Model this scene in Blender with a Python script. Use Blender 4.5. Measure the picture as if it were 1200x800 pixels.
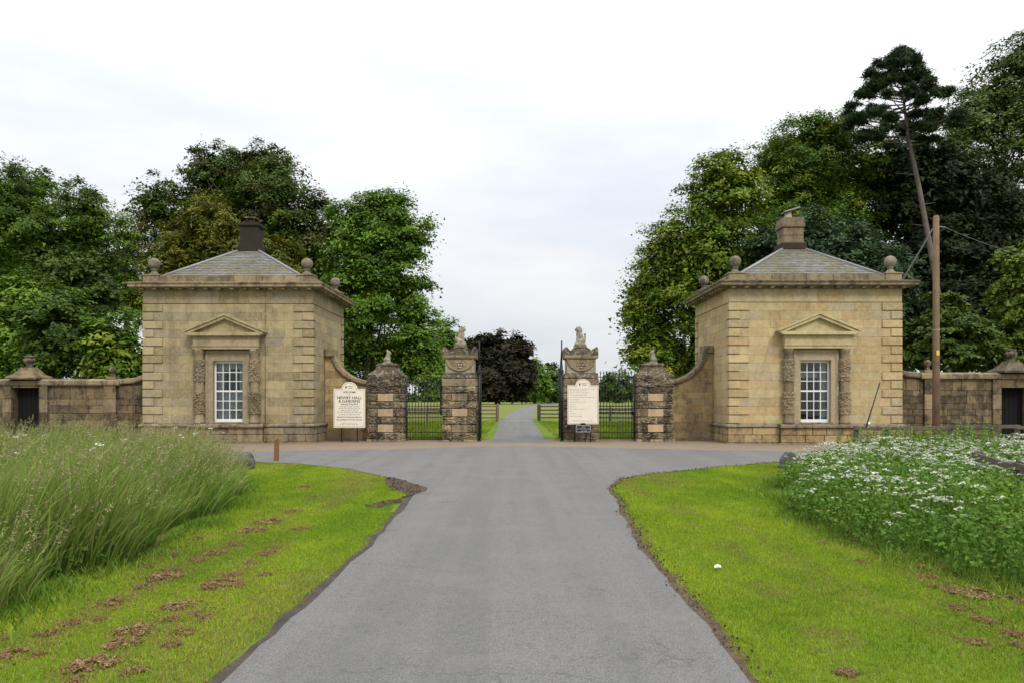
import bpy, bmesh, math, random
import numpy as np
from mathutils import Vector, Matrix
R = math.radians
rnd = random.Random(7)
rng = np.random.default_rng(11)
for o in list(bpy.data.objects): bpy.data.objects.remove(o)
scene = bpy.context.scene
COL = scene.collection

# ------------------------------------------------------------------ camera
F, CAMH, HY = 968.0, 1.65, 467.0            # focal length in photo pixels, eye height, horizon row
cam = bpy.data.cameras.new('camera'); camo = bpy.data.objects.new('camera', cam); COL.objects.link(camo)
cam.sensor_width = 36.0; cam.lens = 36.0 * F / 1200.0
cam.shift_y = (HY - 400.0) / 1200.0
cam.clip_start = 0.05; cam.clip_end = 5000
camo.location = (0, 0, CAMH); camo.rotation_euler = (R(90), 0, 0)
scene.camera = camo
def gp(px, py):
    Y = CAMH * F / (py - HY); return ((px - 600) / F * Y, Y)
def at(px, py, Y): return Vector(((px - 600) / F * Y, Y, CAMH - (py - HY) / F * Y))

# ------------------------------------------------------------------ sky, sun, exposure
SUN_EL, SUN_AZ = 42.0, 155.0                # soft sun behind the cloud, over the viewer's right shoulder
world = bpy.data.worlds.new('World'); scene.world = world; world.use_nodes = True
wn = world.node_tree; wn.nodes.clear()
def wnode(t, **k):
    n = wn.nodes.new(t)
    for a, b in k.items(): setattr(n, a, b)
    return n
wo = wnode('ShaderNodeOutputWorld'); wb = wnode('ShaderNodeBackground'); wb.inputs['Strength'].default_value = 0.1
sky = wnode('ShaderNodeTexSky', sky_type='NISHITA', sun_disc=False)
sky.sun_elevation = R(SUN_EL); sky.sun_rotation = R(SUN_AZ)
tc = wnode('ShaderNodeTexCoord'); sx = wnode('ShaderNodeSeparateXYZ')
wn.links.new(tc.outputs['Generated'], sx.inputs[0])
# overcast luminance: about three times as bright at the zenith as at the horizon
mz = wnode('ShaderNodeMath', operation='MAXIMUM'); wn.links.new(sx.outputs['Z'], mz.inputs[0]); mz.inputs[1].default_value = 0
mpw = wnode('ShaderNodeMath', operation='POWER'); wn.links.new(mz.outputs[0], mpw.inputs[0]); mpw.inputs[1].default_value = 1.4
ml = wnode('ShaderNodeMath', operation='MULTIPLY_ADD'); wn.links.new(mpw.outputs[0], ml.inputs[0]); ml.inputs[1].default_value = 2.2 * 6.3; ml.inputs[2].default_value = 6.6
mp = wnode('ShaderNodeMapping'); mp.inputs['Scale'].default_value = (1.0, 1.0, 3.4); wn.links.new(tc.outputs['Generated'], mp.inputs[0])
nz = wnode('ShaderNodeTexNoise'); nz.inputs['Scale'].default_value = 3.0; nz.inputs['Detail'].default_value = 6; nz.inputs['Roughness'].default_value = 0.55
wn.links.new(mp.outputs[0], nz.inputs['Vector'])
mr = wnode('ShaderNodeMapRange'); wn.links.new(nz.outputs['Fac'], mr.inputs[0])
mr.inputs['From Min'].default_value = 0.35; mr.inputs['From Max'].default_value = 0.68; mr.inputs['To Min'].default_value = 0.0; mr.inputs['To Max'].default_value = 1.0
cr = wnode('ShaderNodeMix', data_type='RGBA'); cr.inputs['A'].default_value = (0.88, 0.925, 0.99, 1); cr.inputs['B'].default_value = (1.12, 1.12, 1.13, 1)
wn.links.new(mr.outputs[0], cr.inputs['Factor'])
sc_ = wnode('ShaderNodeVectorMath', operation='SCALE'); wn.links.new(cr.outputs['Result'], sc_.inputs[0]); wn.links.new(ml.outputs[0], sc_.inputs['Scale'])
mx = wnode('ShaderNodeMix', data_type='RGBA'); mx.inputs['Factor'].default_value = 0.9
wn.links.new(sky.outputs[0], mx.inputs['A']); wn.links.new(sc_.outputs[0], mx.inputs['B'])
wn.links.new(mx.outputs['Result'], wb.inputs[0]); wn.links.new(wb.outputs[0], wo.inputs[0])
sun = bpy.data.lights.new('sun', 'SUN'); suno = bpy.data.objects.new('sun', sun); COL.objects.link(suno)
sun.energy = 1.5; sun.angle = R(14); sun.color = (1.0, 0.96, 0.88)
sd = Vector((math.sin(R(SUN_AZ)) * math.cos(R(SUN_EL)), math.cos(R(SUN_AZ)) * math.cos(R(SUN_EL)), math.sin(R(SUN_EL))))
suno.rotation_euler = sd.to_track_quat('Z', 'Y').to_euler(); suno.location = (10, -10, 30)
vs = scene.view_settings; vs.view_transform = 'Standard'; vs.look = 'None'; vs.gamma = 1; vs.use_curve_mapping = False; vs.exposure = 0.25
scene.cycles.use_denoising = True; scene.cycles.max_bounces = 8; scene.cycles.diffuse_bounces = 2; scene.cycles.transparent_max_bounces = 12
try: scene.cycles.denoiser = 'OPENIMAGEDENOISE'
except Exception: pass

# ------------------------------------------------------------------ materials
def mat(name, build, rough=0.9, spec=0.3):
    m = bpy.data.materials.new(name); m.use_nodes = True
    nt = m.node_tree; bs = nt.nodes['Principled BSDF']
    bs.inputs['Roughness'].default_value = rough; bs.inputs['Specular IOR Level'].default_value = spec
    build(nt, bs); return m
class N:
    def __init__(s, nt): s.nt = nt
    def n(s, t, **k):
        n = s.nt.nodes.new(t)
        for a, b in k.items():
            if a in n.inputs.keys() and not hasattr(type(n), a): n.inputs[a].default_value = b
            else:
                try: setattr(n, a, b)
                except Exception: n.inputs[a].default_value = b
        return n
    def link(s, a, b): s.nt.links.new(a, b)
    def pos(s, scale=(1, 1, 1)):
        g = s.n('ShaderNodeNewGeometry'); m = s.n('ShaderNodeMapping'); m.inputs['Scale'].default_value = scale
        s.link(g.outputs['Position'], m.inputs[0]); return m.outputs[0]
    def noise(s, scale, detail=5, rough=0.6, vec=None):
        n = s.n('ShaderNodeTexNoise'); n.inputs['Scale'].default_value = scale; n.inputs['Detail'].default_value = detail; n.inputs['Roughness'].default_value = rough
        s.link(vec if vec is not None else s.pos(), n.inputs['Vector']); return n.outputs['Fac']
    def ramp(s, fac, stops):
        r = s.n('ShaderNodeValToRGB'); e = r.color_ramp.elements
        while len(e) < len(stops): e.new(0.5)
        for k, (p, c) in enumerate(stops):
            e[k].position = p; e[k].color = (c[0], c[1], c[2], 1) if not isinstance(c, (int, float)) else (c, c, c, 1)
        s.link(fac, r.inputs[0]); return r.outputs[0]
    def mix(s, fac, a, b, mode='MIX'):
        m = s.n('ShaderNodeMix', data_type='RGBA'); m.blend_type = mode
        for v, key in ((fac, 'Factor'), (a, 'A'), (b, 'B')):
            inp = m.inputs[key]
            if isinstance(v, bpy.types.NodeSocket): s.link(v, inp)
            elif key == 'Factor': inp.default_value = v
            else: inp.default_value = (v[0], v[1], v[2], 1)
        return m.outputs['Result']
    def math(s, op, a, b=0.0):
        m = s.n('ShaderNodeMath', operation=op)
        for v, i in ((a, 0), (b, 1)):
            if isinstance(v, bpy.types.NodeSocket): s.link(v, m.inputs[i])
            else: m.inputs[i].default_value = v
        return m.outputs[0]
    def rand(s): return s.n('ShaderNodeObjectInfo').outputs['Random']
    def bump(s, h, strength, dist, bs):
        b = s.n('ShaderNodeBump'); b.inputs['Strength'].default_value = strength; b.inputs['Distance'].default_value = dist
        s.link(h, b.inputs['Height']); s.link(b.outputs[0], bs.inputs['Normal'])

def stone(name, lo, hi, alt, grime=(0.035, 0.03, 0.024), gamt=0.5, lich=0.0, bump=0.5, vary=1.0):
    """weathered sandstone: per-block tint, blotches, streaks of soot, lichen spots"""
    def b(nt, bs):
        q = N(nt); rd = q.rand()
        base = q.mix(rd, [c*0.76 for c in lo], [c*1.12 for c in hi])
        r2 = q.math('FRACT', q.math('MULTIPLY', rd, 37.7))
        base = q.mix(q.math('MULTIPLY', q.ramp(r2, [(0.55, 0), (0.8, 1)]), 0.85 * vary), base, alt)
        r3 = q.math('FRACT', q.math('MULTIPLY', rd, 91.3)); base = q.mix(q.math('MULTIPLY', q.ramp(r3, [(0.66, 0), (0.86, 1)]), 0.6 * vary), base, [min(.5, c * 1.18) for c in hi])
        r4 = q.math('FRACT', q.math('MULTIPLY', rd, 163.9)); gy = sum(lo)/3; base = q.mix(q.math('MULTIPLY', q.ramp(r4, [(0.74, 0), (0.9, 1)]), 0.5 * vary), base, (gy*1.05, gy*.98, gy*.82))
        n1 = q.noise(1.3, 6, 0.62)
        base = q.mix(q.math('MULTIPLY', q.ramp(n1, [(0.44, 0), (0.60, 1)]), 0.38), base, [c * 0.62 for c in lo])
        n2 = q.noise(9, 5, 0.7)
        base = q.mix(q.math('MULTIPLY', q.ramp(n2, [(0.42, 0), (0.62, 1)]), 0.35), base, [min(1, c * 1.35) for c in hi])
        st = q.noise(1.0, 6, 0.7, q.pos((2.6, 2.6, 0.35)))
        n3 = q.noise(3.3, 7, 0.72)
        gf = q.math('MULTIPLY', q.ramp(q.math('ADD', q.math('MULTIPLY', st, 0.5), q.math('MULTIPLY', n3, 0.5)), [(0.49, 0), (0.57, 1)]), gamt)
        base = q.mix(gf, base, grime)
        if lich:
            n4 = q.noise(7, 6, 0.75)
            base = q.mix(q.math('MULTIPLY', q.ramp(n4, [(0.53, 0), (0.59, 1)]), lich), base, (0.42, 0.41, 0.34))
        sp = q.noise(60, 3, 0.8)
        base = q.mix(q.math('MULTIPLY', q.ramp(sp, [(0.35, 1), (0.5, 0)]), 0.25), base, [c * 0.4 for c in lo])
        q.link(base, bs.inputs['Base Color'])
        h = q.math('ADD', q.math('MULTIPLY', n2, 0.6), q.math('MULTIPLY', q.noise(34, 4, 0.8), 0.5))
        q.bump(h, bump, 0.03, bs)
    return mat(name, b, 0.93, 0.2)
M = {}
M['ashlarA'] = stone('greyer olive sandstone', (0.33, 0.26, 0.142), (0.385, 0.305, 0.172), (0.285, 0.242, 0.165), gamt=0.26, bump=0.3)  # lodge stone set greyer and darker than the other lodge's
M['ashlarB'] = stone('warm buff sandstone', (0.45, 0.34, 0.175), (0.50, 0.385, 0.21), (0.44, 0.305, 0.148), gamt=0.16, bump=0.3)
M['trim'] = stone('grey brown dressed stone', (0.235, 0.18, 0.105), (0.30, 0.23, 0.135), (0.20, 0.155, 0.105), gamt=0.5, bump=0.3)
M['cornice'] = stone('soot stained cornice stone', (0.23, 0.175, 0.10), (0.30, 0.23, 0.135), (0.15, 0.12, 0.085), gamt=0.65, lich=0.2, bump=0.5)
M['wallstone'] = stone('dirty garden wall stone', (0.13, 0.098, 0.056), (0.225, 0.168, 0.092), (0.09, 0.068, 0.046), gamt=0.8, bump=0.6)
M['wing'] = stone('orange buff rubble stone', (0.33, 0.24, 0.115), (0.41, 0.30, 0.15), (0.26, 0.19, 0.10), gamt=0.5, bump=0.5)
M['verm'] = stone('dark vermiculated stone', (0.10, 0.073, 0.044), (0.28, 0.21, 0.12), (0.43, 0.34, 0.20), gamt=0.88, lich=0.45, bump=1.0)
M['vermcol'] = stone('rusticated column stone', (0.25, 0.19, 0.112), (0.29, 0.225, 0.135), (0.17, 0.13, 0.08), gamt=0.35, bump=1.0)
M['panel'] = stone('pink buff smooth stone', (0.42, 0.305, 0.19), (0.46, 0.33, 0.20), (0.34, 0.265, 0.175), gamt=0.18, bump=0.15)
M['cap'] = stone('lichened cap stone', (0.105, 0.080, 0.050), (0.15, 0.115, 0.072), (0.08, 0.06, 0.04), gamt=0.75, lich=0.55, bump=0.8)
M['shieldstone'] = stone('pale carved stone', (0.34, 0.285, 0.21), (0.39, 0.33, 0.24), (0.25, 0.2, 0.14), gamt=0.30, lich=0.3, bump=0.4)
M['statue'] = stone('lichened statue stone', (0.25, 0.215, 0.15), (0.29, 0.25, 0.18), (0.26, 0.215, 0.15), gamt=0.5, lich=0.6, bump=0.6)
M['ball'] = stone('grey lichened ball stone', (0.17, 0.145, 0.10), (0.21, 0.18, 0.13), (0.17, 0.145, 0.1), gamt=0.6, lich=0.35, bump=0.5)
M['chimdark'] = stone('soot black stone', (0.025, 0.020, 0.016), (0.04, 0.032, 0.025), (0.10, 0.05, 0.032), gamt=0.5, bump=0.5)
M['chimpale'] = stone('brown chimney stone', (0.20, 0.15, 0.095), (0.25, 0.19, 0.12), (0.20, 0.13, 0.085), gamt=0.4, bump=0.5)
M['boulder'] = stone('blue grey marker stone', (0.060, 0.070, 0.068), (0.085, 0.095, 0.092), (0.06, 0.07, 0.065), gamt=0.6, lich=0.3, bump=0.9)

def flat(name, c, rough=0.7, spec=0.3, var=0.25, scale=20, bump=0.0, metal=0.0):
    def b(nt, bs):
        q = N(nt); n1 = q.noise(scale, 4, 0.65)
        q.link(q.mix(n1, [x * (1 - var) for x in c], [min(1, x * (1 + var)) for x in c]), bs.inputs['Base Color'])
        bs.inputs['Metallic'].default_value = metal
        if bump: q.bump(n1, bump, 0.02, bs)
    return mat(name, b, rough, spec)
M['iron'] = flat('black painted iron', (0.012, 0.012, 0.013), 0.5, 0.4)
M['whitepaint'] = flat('white sash paint', (0.74, 0.74, 0.73), 0.45, 0.4, 0.05, 6)
M['curtain'] = flat('net curtain', (0.68, 0.70, 0.74), 0.95, 0.1, 0.15, 5)
M['inside'] = flat('unlit room black', (0.022, 0.02, 0.018), 0.95, 0.1)  # darkness of the unlit room put into the colour
M['cream'] = flat('cream sign board', (0.72, 0.65, 0.53), 0.5, 0.35, 0.09, 5)
M['ink'] = flat('dark sign lettering', (0.02, 0.02, 0.025), 0.6, 0.2)
M['greyink'] = flat('faded sign lettering', (0.17, 0.15, 0.12), 0.6, 0.2)
M['goldink'] = flat('ochre sign lettering', (0.38, 0.27, 0.10), 0.6, 0.2)
M['whiteink'] = flat('white sign lettering', (0.75, 0.75, 0.75), 0.6, 0.2)
M['yellow'] = flat('yellow plate', (0.70, 0.50, 0.03), 0.5, 0.3, 0.05)
M['lead'] = flat('pale lead', (0.24, 0.24, 0.245), 0.5, 0.4, 0.3, 4)
M['clay'] = flat('pale clay pot', (0.42, 0.32, 0.22), 0.9, 0.2)
M['wire'] = flat('grey cable', (0.23, 0.24, 0.25), 0.6, 0.3)
M['concrete'] = flat('pale concrete', (0.42, 0.38, 0.32), 0.9, 0.2, 0.2, 3)
M['scrap'] = flat('white paper', (0.8, 0.8, 0.8), 0.8, 0.2, 0.03)
M['doorway_shade'] = flat('doorway shade black', (0.008, 0.008, 0.008), 0.8, 0.2)  # near-black colour standing in for the shade inside the wall openings

def wood(name, c, c2, sc=(30, 30, 1.5)):
    def b(nt, bs):
        q = N(nt); n1 = q.noise(1, 5, 0.7, q.pos(sc)); n2 = q.noise(2.2, 5, 0.6)
        col = q.mix(q.ramp(n1, [(0.3, 0), (0.7, 1)]), c, c2)
        col = q.mix(q.math('MULTIPLY', q.ramp(n2, [(0.45, 0), (0.7, 1)]), 0.5), col, [x * 0.45 for x in c])
        q.link(col, bs.inputs['Base Color']); q.bump(n1, 0.5, 0.02, bs)
    return mat(name, b, 0.85, 0.2)
M['pole'] = wood('brown pole timber', (0.17, 0.108, 0.068), (0.25, 0.168, 0.11))
M['fence'] = wood('grey weathered timber', (0.085, 0.072, 0.056), (0.15, 0.128, 0.10), (6, 6, 6))
M['fence2'] = wood('tan fence timber', (0.17, 0.12, 0.07), (0.25, 0.185, 0.115), (6, 6, 6))
M['postwood'] = wood('orange brown post timber', (0.16, 0.085, 0.035), (0.23, 0.13, 0.055))
M['bark'] = wood('dark bark', (0.035, 0.028, 0.02), (0.07, 0.056, 0.042), (9, 9, 2))
M['pinebark'] = wood('pinkish pine bark', (0.11, 0.087, 0.075), (0.19, 0.152, 0.132), (8, 8, 2))

def slate_b(nt, bs):
    q = N(nt)
    n1 = q.noise(5, 4, 0.7); n2 = q.noise(0.9, 6, 0.65); n3 = q.noise(2.6, 6, 0.75)
    at_ = q.n('ShaderNodeAttribute'); at_.attribute_name = 'var'
    col = q.mix(at_.outputs['Fac'], (0.095, 0.090, 0.085), (0.215, 0.205, 0.195))
    col = q.mix(q.math('MULTIPLY', n1, 0.5), col, (0.20, 0.19, 0.17))
    col = q.mix(q.math('MULTIPLY', q.ramp(q.math('ADD', q.math('MULTIPLY', n2, 0.5), q.math('MULTIPLY', n3, 0.5)), [(0.44, 0), (0.54, 1)]), 0.75), col, (0.135, 0.115, 0.045))
    q.link(col, bs.inputs['Base Color']); q.bump(n1, 0.3, 0.01, bs)
M['slate'] = mat('mossy grey slate', slate_b, 0.55, 0.45)

def glass_b(nt, bs):
    q = N(nt); out = nt.nodes['Material Output']
    tr = q.n('ShaderNodeBsdfTransparent'); tr.inputs[0].default_value = (0.8, 0.84, 0.84, 1)
    gl = q.n('ShaderNodeBsdfGlossy'); gl.inputs['Roughness'].default_value = 0.03; gl.inputs[0].default_value = (0.9, 0.9, 0.9, 1)
    fr = q.n('ShaderNodeFresnel'); fr.inputs[0].default_value = 1.5
    ms = q.n('ShaderNodeMixShader'); q.link(fr.outputs[0], ms.inputs[0]); q.link(tr.outputs[0], ms.inputs[1]); q.link(gl.outputs[0], ms.inputs[2])
    q.link(ms.outputs[0], out.inputs[0])
M['glass'] = mat('window glass', glass_b)

def leafmat(name, trans=0.35, rough=0.6, spec=0.25):
    """colour from the per-leaf 'col' attribute"""
    def b(nt, bs):
        q = N(nt); a = q.n('ShaderNodeAttribute'); a.attribute_name = 'col'
        q.link(a.outputs['Color'], bs.inputs['Base Color'])
        tl = q.n('ShaderNodeBsdfTranslucent'); hs = q.n('ShaderNodeHueSaturation'); hs.inputs['Saturation'].default_value = 1.1; hs.inputs['Value'].default_value = 1.0
        q.link(a.outputs['Color'], hs.inputs['Color']); q.link(hs.outputs[0], tl.inputs[0])
        ms = q.n('ShaderNodeMixShader'); ms.inputs[0].default_value = trans
        q.link(bs.outputs[0], ms.inputs[1]); q.link(tl.outputs[0], ms.inputs[2]); q.link(ms.outputs[0], nt.nodes['Material Output'].inputs[0])
    return mat(name, b, rough, spec)
M['leaf'] = leafmat('tree leaf', 0.18, 0.65, 0.15)
M['blade'] = leafmat('grass blade', 0.3, 0.6, 0.2)
M['petal'] = leafmat('flower petal', 0.3, 0.8, 0.1)
M['straw'] = leafmat('dead straw', 0.1, 0.95, 0.05)

def asphalt_b(nt, bs):
    q = N(nt)
    n1 = q.noise(0.5, 5, 0.6, q.pos((1, 0.25, 1))); n2 = q.noise(75, 3, 0.8); n3 = q.noise(2.2, 6, 0.7); n4 = q.noise(20, 5, 0.85)
    col = q.mix(n1, (0.138, 0.133, 0.126), (0.180, 0.173, 0.163))
    col = q.mix(q.math('MULTIPLY', q.ramp(n3, [(0.4, 0), (0.7, 1)]), 0.45), col, (0.165, 0.158, 0.148))
    col = q.mix(q.ramp(n2, [(0.33, 0.8), (0.5, 0)]), col, (0.04, 0.04, 0.042))
    col = q.mix(q.ramp(n2, [(0.53, 0), (0.66, 0.75)]), col, (0.30, 0.295, 0.28))
    col = q.mix(q.math('MULTIPLY', q.ramp(n4, [(0.40, 1), (0.5, 0)]), 0.4), col, (0.070, 0.069, 0.067))
    # worn and darker lines of travel along the lane, patches, fine cracks, drifted grit
    wv = q.noise(1.0, 4, 0.6, q.pos((2.2, 0.06, 1)))
    col = q.mix(q.math('MULTIPLY', q.ramp(wv, [(0.44, 0), (0.58, 1)]), 0.30), col, (0.092, 0.090, 0.087))
    n5 = q.noise(0.9, 6, 0.75)
    col = q.mix(q.math('MULTIPLY', q.ramp(n5, [(0.48, 0), (0.62, 1)]), 0.25), col, (0.20, 0.19, 0.175))
    n6 = q.noise(7, 6, 0.8)
    col = q.mix(q.math('MULTIPLY', q.ramp(n6, [(0.56, 0), (0.64, 1)]), 0.15), col, (0.07, 0.068, 0.066))
    vo = q.n('ShaderNodeTexVoronoi', feature='DISTANCE_TO_EDGE'); vo.inputs['Scale'].default_value = 0.55
    ds = q.n('ShaderNodeVectorMath', operation='ADD'); nc = q.n('ShaderNodeTexNoise'); nc.inputs['Scale'].default_value = 1.8; nc.inputs['Detail'].default_value = 6
    q.link(q.pos(), nc.inputs['Vector']); q.link(q.pos(), ds.inputs[0]); q.link(nc.outputs['Color'], ds.inputs[1]); q.link(ds.outputs[0], vo.inputs['Vector'])
    ck = q.math('MULTIPLY', q.ramp(vo.outputs['Distance'], [(0.0, 1), (0.012, 0)]), q.ramp(n5, [(0.42, 1), (0.52, 0)]))
    col = q.mix(q.math('MULTIPLY', ck, 0.55), col, (0.045, 0.044, 0.043))
    q.link(col, bs.inputs['Base Color']); q.bump(q.math('ADD', n2, q.math('MULTIPLY', n4, 0.5)), 0.5, 0.008, bs)
M['asphalt'] = mat('worn asphalt', asphalt_b, 0.85, 0.3)
def gravel_b(nt, bs):
    q = N(nt); n1 = q.noise(0.8, 5, 0.65); n2 = q.noise(45, 3, 0.8); n3 = q.noise(4, 6, 0.7)
    col = q.mix(n1, (0.22, 0.165, 0.115), (0.31, 0.245, 0.175))
    col = q.mix(q.ramp(n2, [(0.35, 0.6), (0.55, 0)]), col, (0.10, 0.075, 0.05))
    col = q.mix(q.ramp(n3, [(0.55, 0), (0.72, 0.6)]), col, (0.15, 0.115, 0.075))
    q.link(col, bs.inputs['Base Color']); q.bump(n2, 0.6, 0.02, bs)
M['gravel'] = mat('tan gravel', gravel_b, 0.95, 0.15)
def soil_b(nt, bs):
    q = N(nt); n2 = q.noise(30, 5, 0.8); n3 = q.noise(5, 6, 0.7)
    col = q.mix(q.ramp(n3, [(0.3, 0), (0.7, 1)]), (0.10, 0.072, 0.048), (0.20, 0.145, 0.095))
    col = q.mix(q.ramp(n2, [(0.35, 0.7), (0.55, 0)]), col, (0.03, 0.022, 0.016))
    q.link(col, bs.inputs['Base Color']); q.bump(n2, 0.8, 0.03, bs)
M['soil'] = mat('dry soil', soil_b, 0.95, 0.1)
def mud_b(nt, bs):
    q = N(nt); n2 = q.noise(22, 5, 0.8); n3 = q.noise(4, 6, 0.7)
    col = q.mix(q.ramp(n3, [(0.38, 0), (0.6, 1)]), (0.055, 0.040, 0.028), (0.17, 0.125, 0.085))
    col = q.mix(q.ramp(n2, [(0.38, 0.7), (0.50, 0)]), col, (0.03, 0.022, 0.016))
    q.link(col, bs.inputs['Base Color']); q.bump(n2, 1.0, 0.05, bs)
M['mud'] = mat('churned mud', mud_b, 0.9, 0.2)
def rim_b(nt, bs):
    q = N(nt); n2 = q.noise(60, 4, 0.8); n3 = q.noise(3, 6, 0.7)
    col = q.mix(q.ramp(n3, [(0.35, 0), (0.65, 1)]), (0.062, 0.058, 0.056), (0.125, 0.098, 0.075))
    col = q.mix(q.ramp(n2, [(0.35, 0.7), (0.55, 0)]), col, (0.025, 0.022, 0.02))
    q.link(col, bs.inputs['Base Color']); q.bump(n2, 0.7, 0.02, bs)
M['rim'] = mat('broken asphalt edge', rim_b, 0.95, 0.1)
def ground_b(nt, bs):
    q = N(nt)
    g = q.n('ShaderNodeNewGeometry'); s = q.n('ShaderNodeSeparateXYZ'); q.link(g.outputs['Position'], s.inputs[0])
    n1 = q.noise(0.35, 6, 0.65); n2 = q.noise(14, 5, 0.75); n3 = q.noise(0.03, 5, 0.6)
    lawn = q.mix(q.ramp(n1, [(0.35, 0), (0.65, 1)]), (0.11, 0.170, 0.015), (0.155, 0.215, 0.021))
    lawn = q.mix(q.ramp(n2, [(0.35, 0.55), (0.55, 0)]), lawn, (0.075, 0.075, 0.022))
    field = q.mix(n3, (0.12, 0.155, 0.03), (0.20, 0.205, 0.055))
    mr_ = q.n('ShaderNodeMapRange'); q.link(s.outputs['Y'], mr_.inputs[0]); mr_.inputs['From Min'].default_value = 60; mr_.inputs['From Max'].default_value = 75
    q.link(q.mix(mr_.outputs[0], lawn, field), bs.inputs['Base Color']); q.bump(n2, 0.5, 0.04, bs)
M['ground'] = mat('grass ground', ground_b, 0.95, 0.1)

# ------------------------------------------------------------------ mesh helpers
def link(o, parent=None):
    COL.objects.link(o)
    if parent is not None: o.parent = parent
    return o
def tag(o, label=None, cat=None, group=None, kind=None):
    if label: o['label'] = label
    if cat: o['category'] = cat
    if group: o['group'] = group
    if kind: o['kind'] = kind
    return o
def thing(name, loc, label, cat, group=None, rz=0.0):
    o = bpy.data.objects.new(name, None); o.empty_display_size = 0.3; o.location = loc; o.rotation_euler = (0, 0, rz)
    link(o); return tag(o, label, cat, group)
class MB:
    def __init__(s): s.v = []; s.f = []; s.sm = []
    def add(s, vs, fs, smooth=False):
        b = len(s.v); s.v += [tuple(v) for v in vs]
        for f in fs: s.f.append([b + i for i in f]); s.sm.append(smooth)
        return s
    def box(s, x0, x1, y0, y1, z0, z1, ch=0.0):
        x0, x1 = min(x0, x1), max(x0, x1); y0, y1 = min(y0, y1), max(y0, y1); z0, z1 = min(z0, z1), max(z0, z1)
        if ch <= 0:
            return s.add([(x0,y0,z0),(x1,y0,z0),(x1,y1,z0),(x0,y1,z0),(x0,y0,z1),(x1,y0,z1),(x1,y1,z1),(x0,y1,z1)],
                  [(0,3,2,1),(4,5,6,7),(0,1,5,4),(1,2,6,5),(2,3,7,6),(3,0,4,7)])
        bm = bmesh.new(); bmesh.ops.create_cube(bm, size=1.0)
        for v in bm.verts: v.co = ((x0+x1)/2 + v.co.x*(x1-x0), (y0+y1)/2 + v.co.y*(y1-y0), (z0+z1)/2 + v.co.z*(z1-z0))
        bmesh.ops.bevel(bm, geom=bm.edges[:], offset=ch, segments=1, affect='EDGES', clamp_overlap=True)
        bm.verts.index_update(); s.add([v.co[:] for v in bm.verts], [[v.index for v in f.verts] for f in bm.faces]); bm.free(); return s
    def prism(s, pts, a, b, axis='y'):
        """pts (u, w) outline extruded from a to b; axis y: u=x, w=z; axis x: u=y, w=z; axis z: u=x, w=y"""
        n = len(pts)
        def P(u, w, t): return (u, t, w) if axis == 'y' else ((t, u, w) if axis == 'x' else (u, w, t))
        vs = [P(u, w, a) for u, w in pts] + [P(u, w, b) for u, w in pts]
        return s.add(vs, [list(range(n))[::-1], list(range(n, 2*n))] + [(i, (i+1) % n, n + (i+1) % n, n + i) for i in range(n)])
    def lathe(s, prof, seg=24, c=(0, 0, 0), smooth=True, jit=0.0):
        n = len(prof); vs = []
        for r, z in prof:
            for k in range(seg):
                a = 2 * math.pi * k / seg; rr = r * (1 + (rnd.uniform(-jit, jit) if jit else 0))
                vs.append((c[0] + rr * math.cos(a), c[1] + rr * math.sin(a), c[2] + z))
        fs = [(i*seg + k, i*seg + (k+1) % seg, (i+1)*seg + (k+1) % seg, (i+1)*seg + k) for i in range(n-1) for k in range(seg)]
        s.add(vs, fs, smooth); b = len(s.v) - n*seg
        s.f.append([b + k for k in range(seg)][::-1]); s.sm.append(False)
        s.f.append([b + (n-1)*seg + k for k in range(seg)]); s.sm.append(False); return s
    def tube(s, pts, radii, seg=8, smooth=True):
        if not hasattr(radii, '__len__'): radii = [radii] * len(pts)
        pts = [Vector(p) for p in pts]; vs = []; n = len(pts); up = Vector((0.31, 0.17, 0.93))
        for i, p in enumerate(pts):
            t = (pts[min(i+1, n-1)] - pts[max(i-1, 0)]).normalized()
            a = t.cross(up);  a = a.normalized() if a.length > 1e-4 else Vector((1, 0, 0)); bb = t.cross(a)
            for k in range(seg):
                an = 2*math.pi*k/seg; vs.append(p + (a*math.cos(an) + bb*math.sin(an)) * radii[i])
        fs = [(i*seg+k, (i+1)*seg+k, (i+1)*seg+(k+1) % seg, i*seg+(k+1) % seg) for i in range(n-1) for k in range(seg)]
        s.add(vs, fs, smooth); b = len(s.v) - n*seg
        s.f.append([b+k for k in range(seg)]); s.sm.append(False); s.f.append([b+(n-1)*seg+k for k in range(seg)][::-1]); s.sm.append(False); return s
    def frame_ring(s, hx, y0, y1, prof):
        """mitred moulding round a rectangle x +-hx, y y0..y1; prof = closed list of (out, z)"""
        n = len(prof); vs = []
        for cx, cy, dx, dy in ((-hx, y0, -1, -1), (hx, y0, 1, -1), (hx, y1, 1, 1), (-hx, y1, -1, 1)):
            for o, z in prof: vs.append((cx + dx*o, cy + dy*o, z))
        fs = []
        for c in range(4):
            d = (c+1) % 4
            for i in range(n):
                j = (i+1) % n; fs.append((c*n+i, d*n+i, d*n+j, c*n+j))
        return s.add(vs, fs)
    def mesh(s, name, m=None):
        me = bpy.data.meshes.new(name); me.from_pydata(s.v, [], s.f)
        me.polygons.foreach_set('use_smooth', s.sm)
        bm = bmesh.new(); bm.from_mesh(me); bmesh.ops.recalc_face_normals(bm, faces=bm.faces); bm.to_mesh(me); bm.free()
        if m: me.materials.append(M[m] if isinstance(m, str) else m)
        return me
    def build(s, name, m, parent=None, loc=(0, 0, 0)):
        o = bpy.data.objects.new(name, s.mesh(name, m)); o.location = loc; return link(o, parent)
def put(name, me, parent, loc, rot=(0, 0, 0), scale=(1, 1, 1)):
    o = bpy.data.objects.new(name, me); o.location = loc; o.rotation_euler = rot; o.scale = scale; return link(o, parent)
_bc = {}
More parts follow.
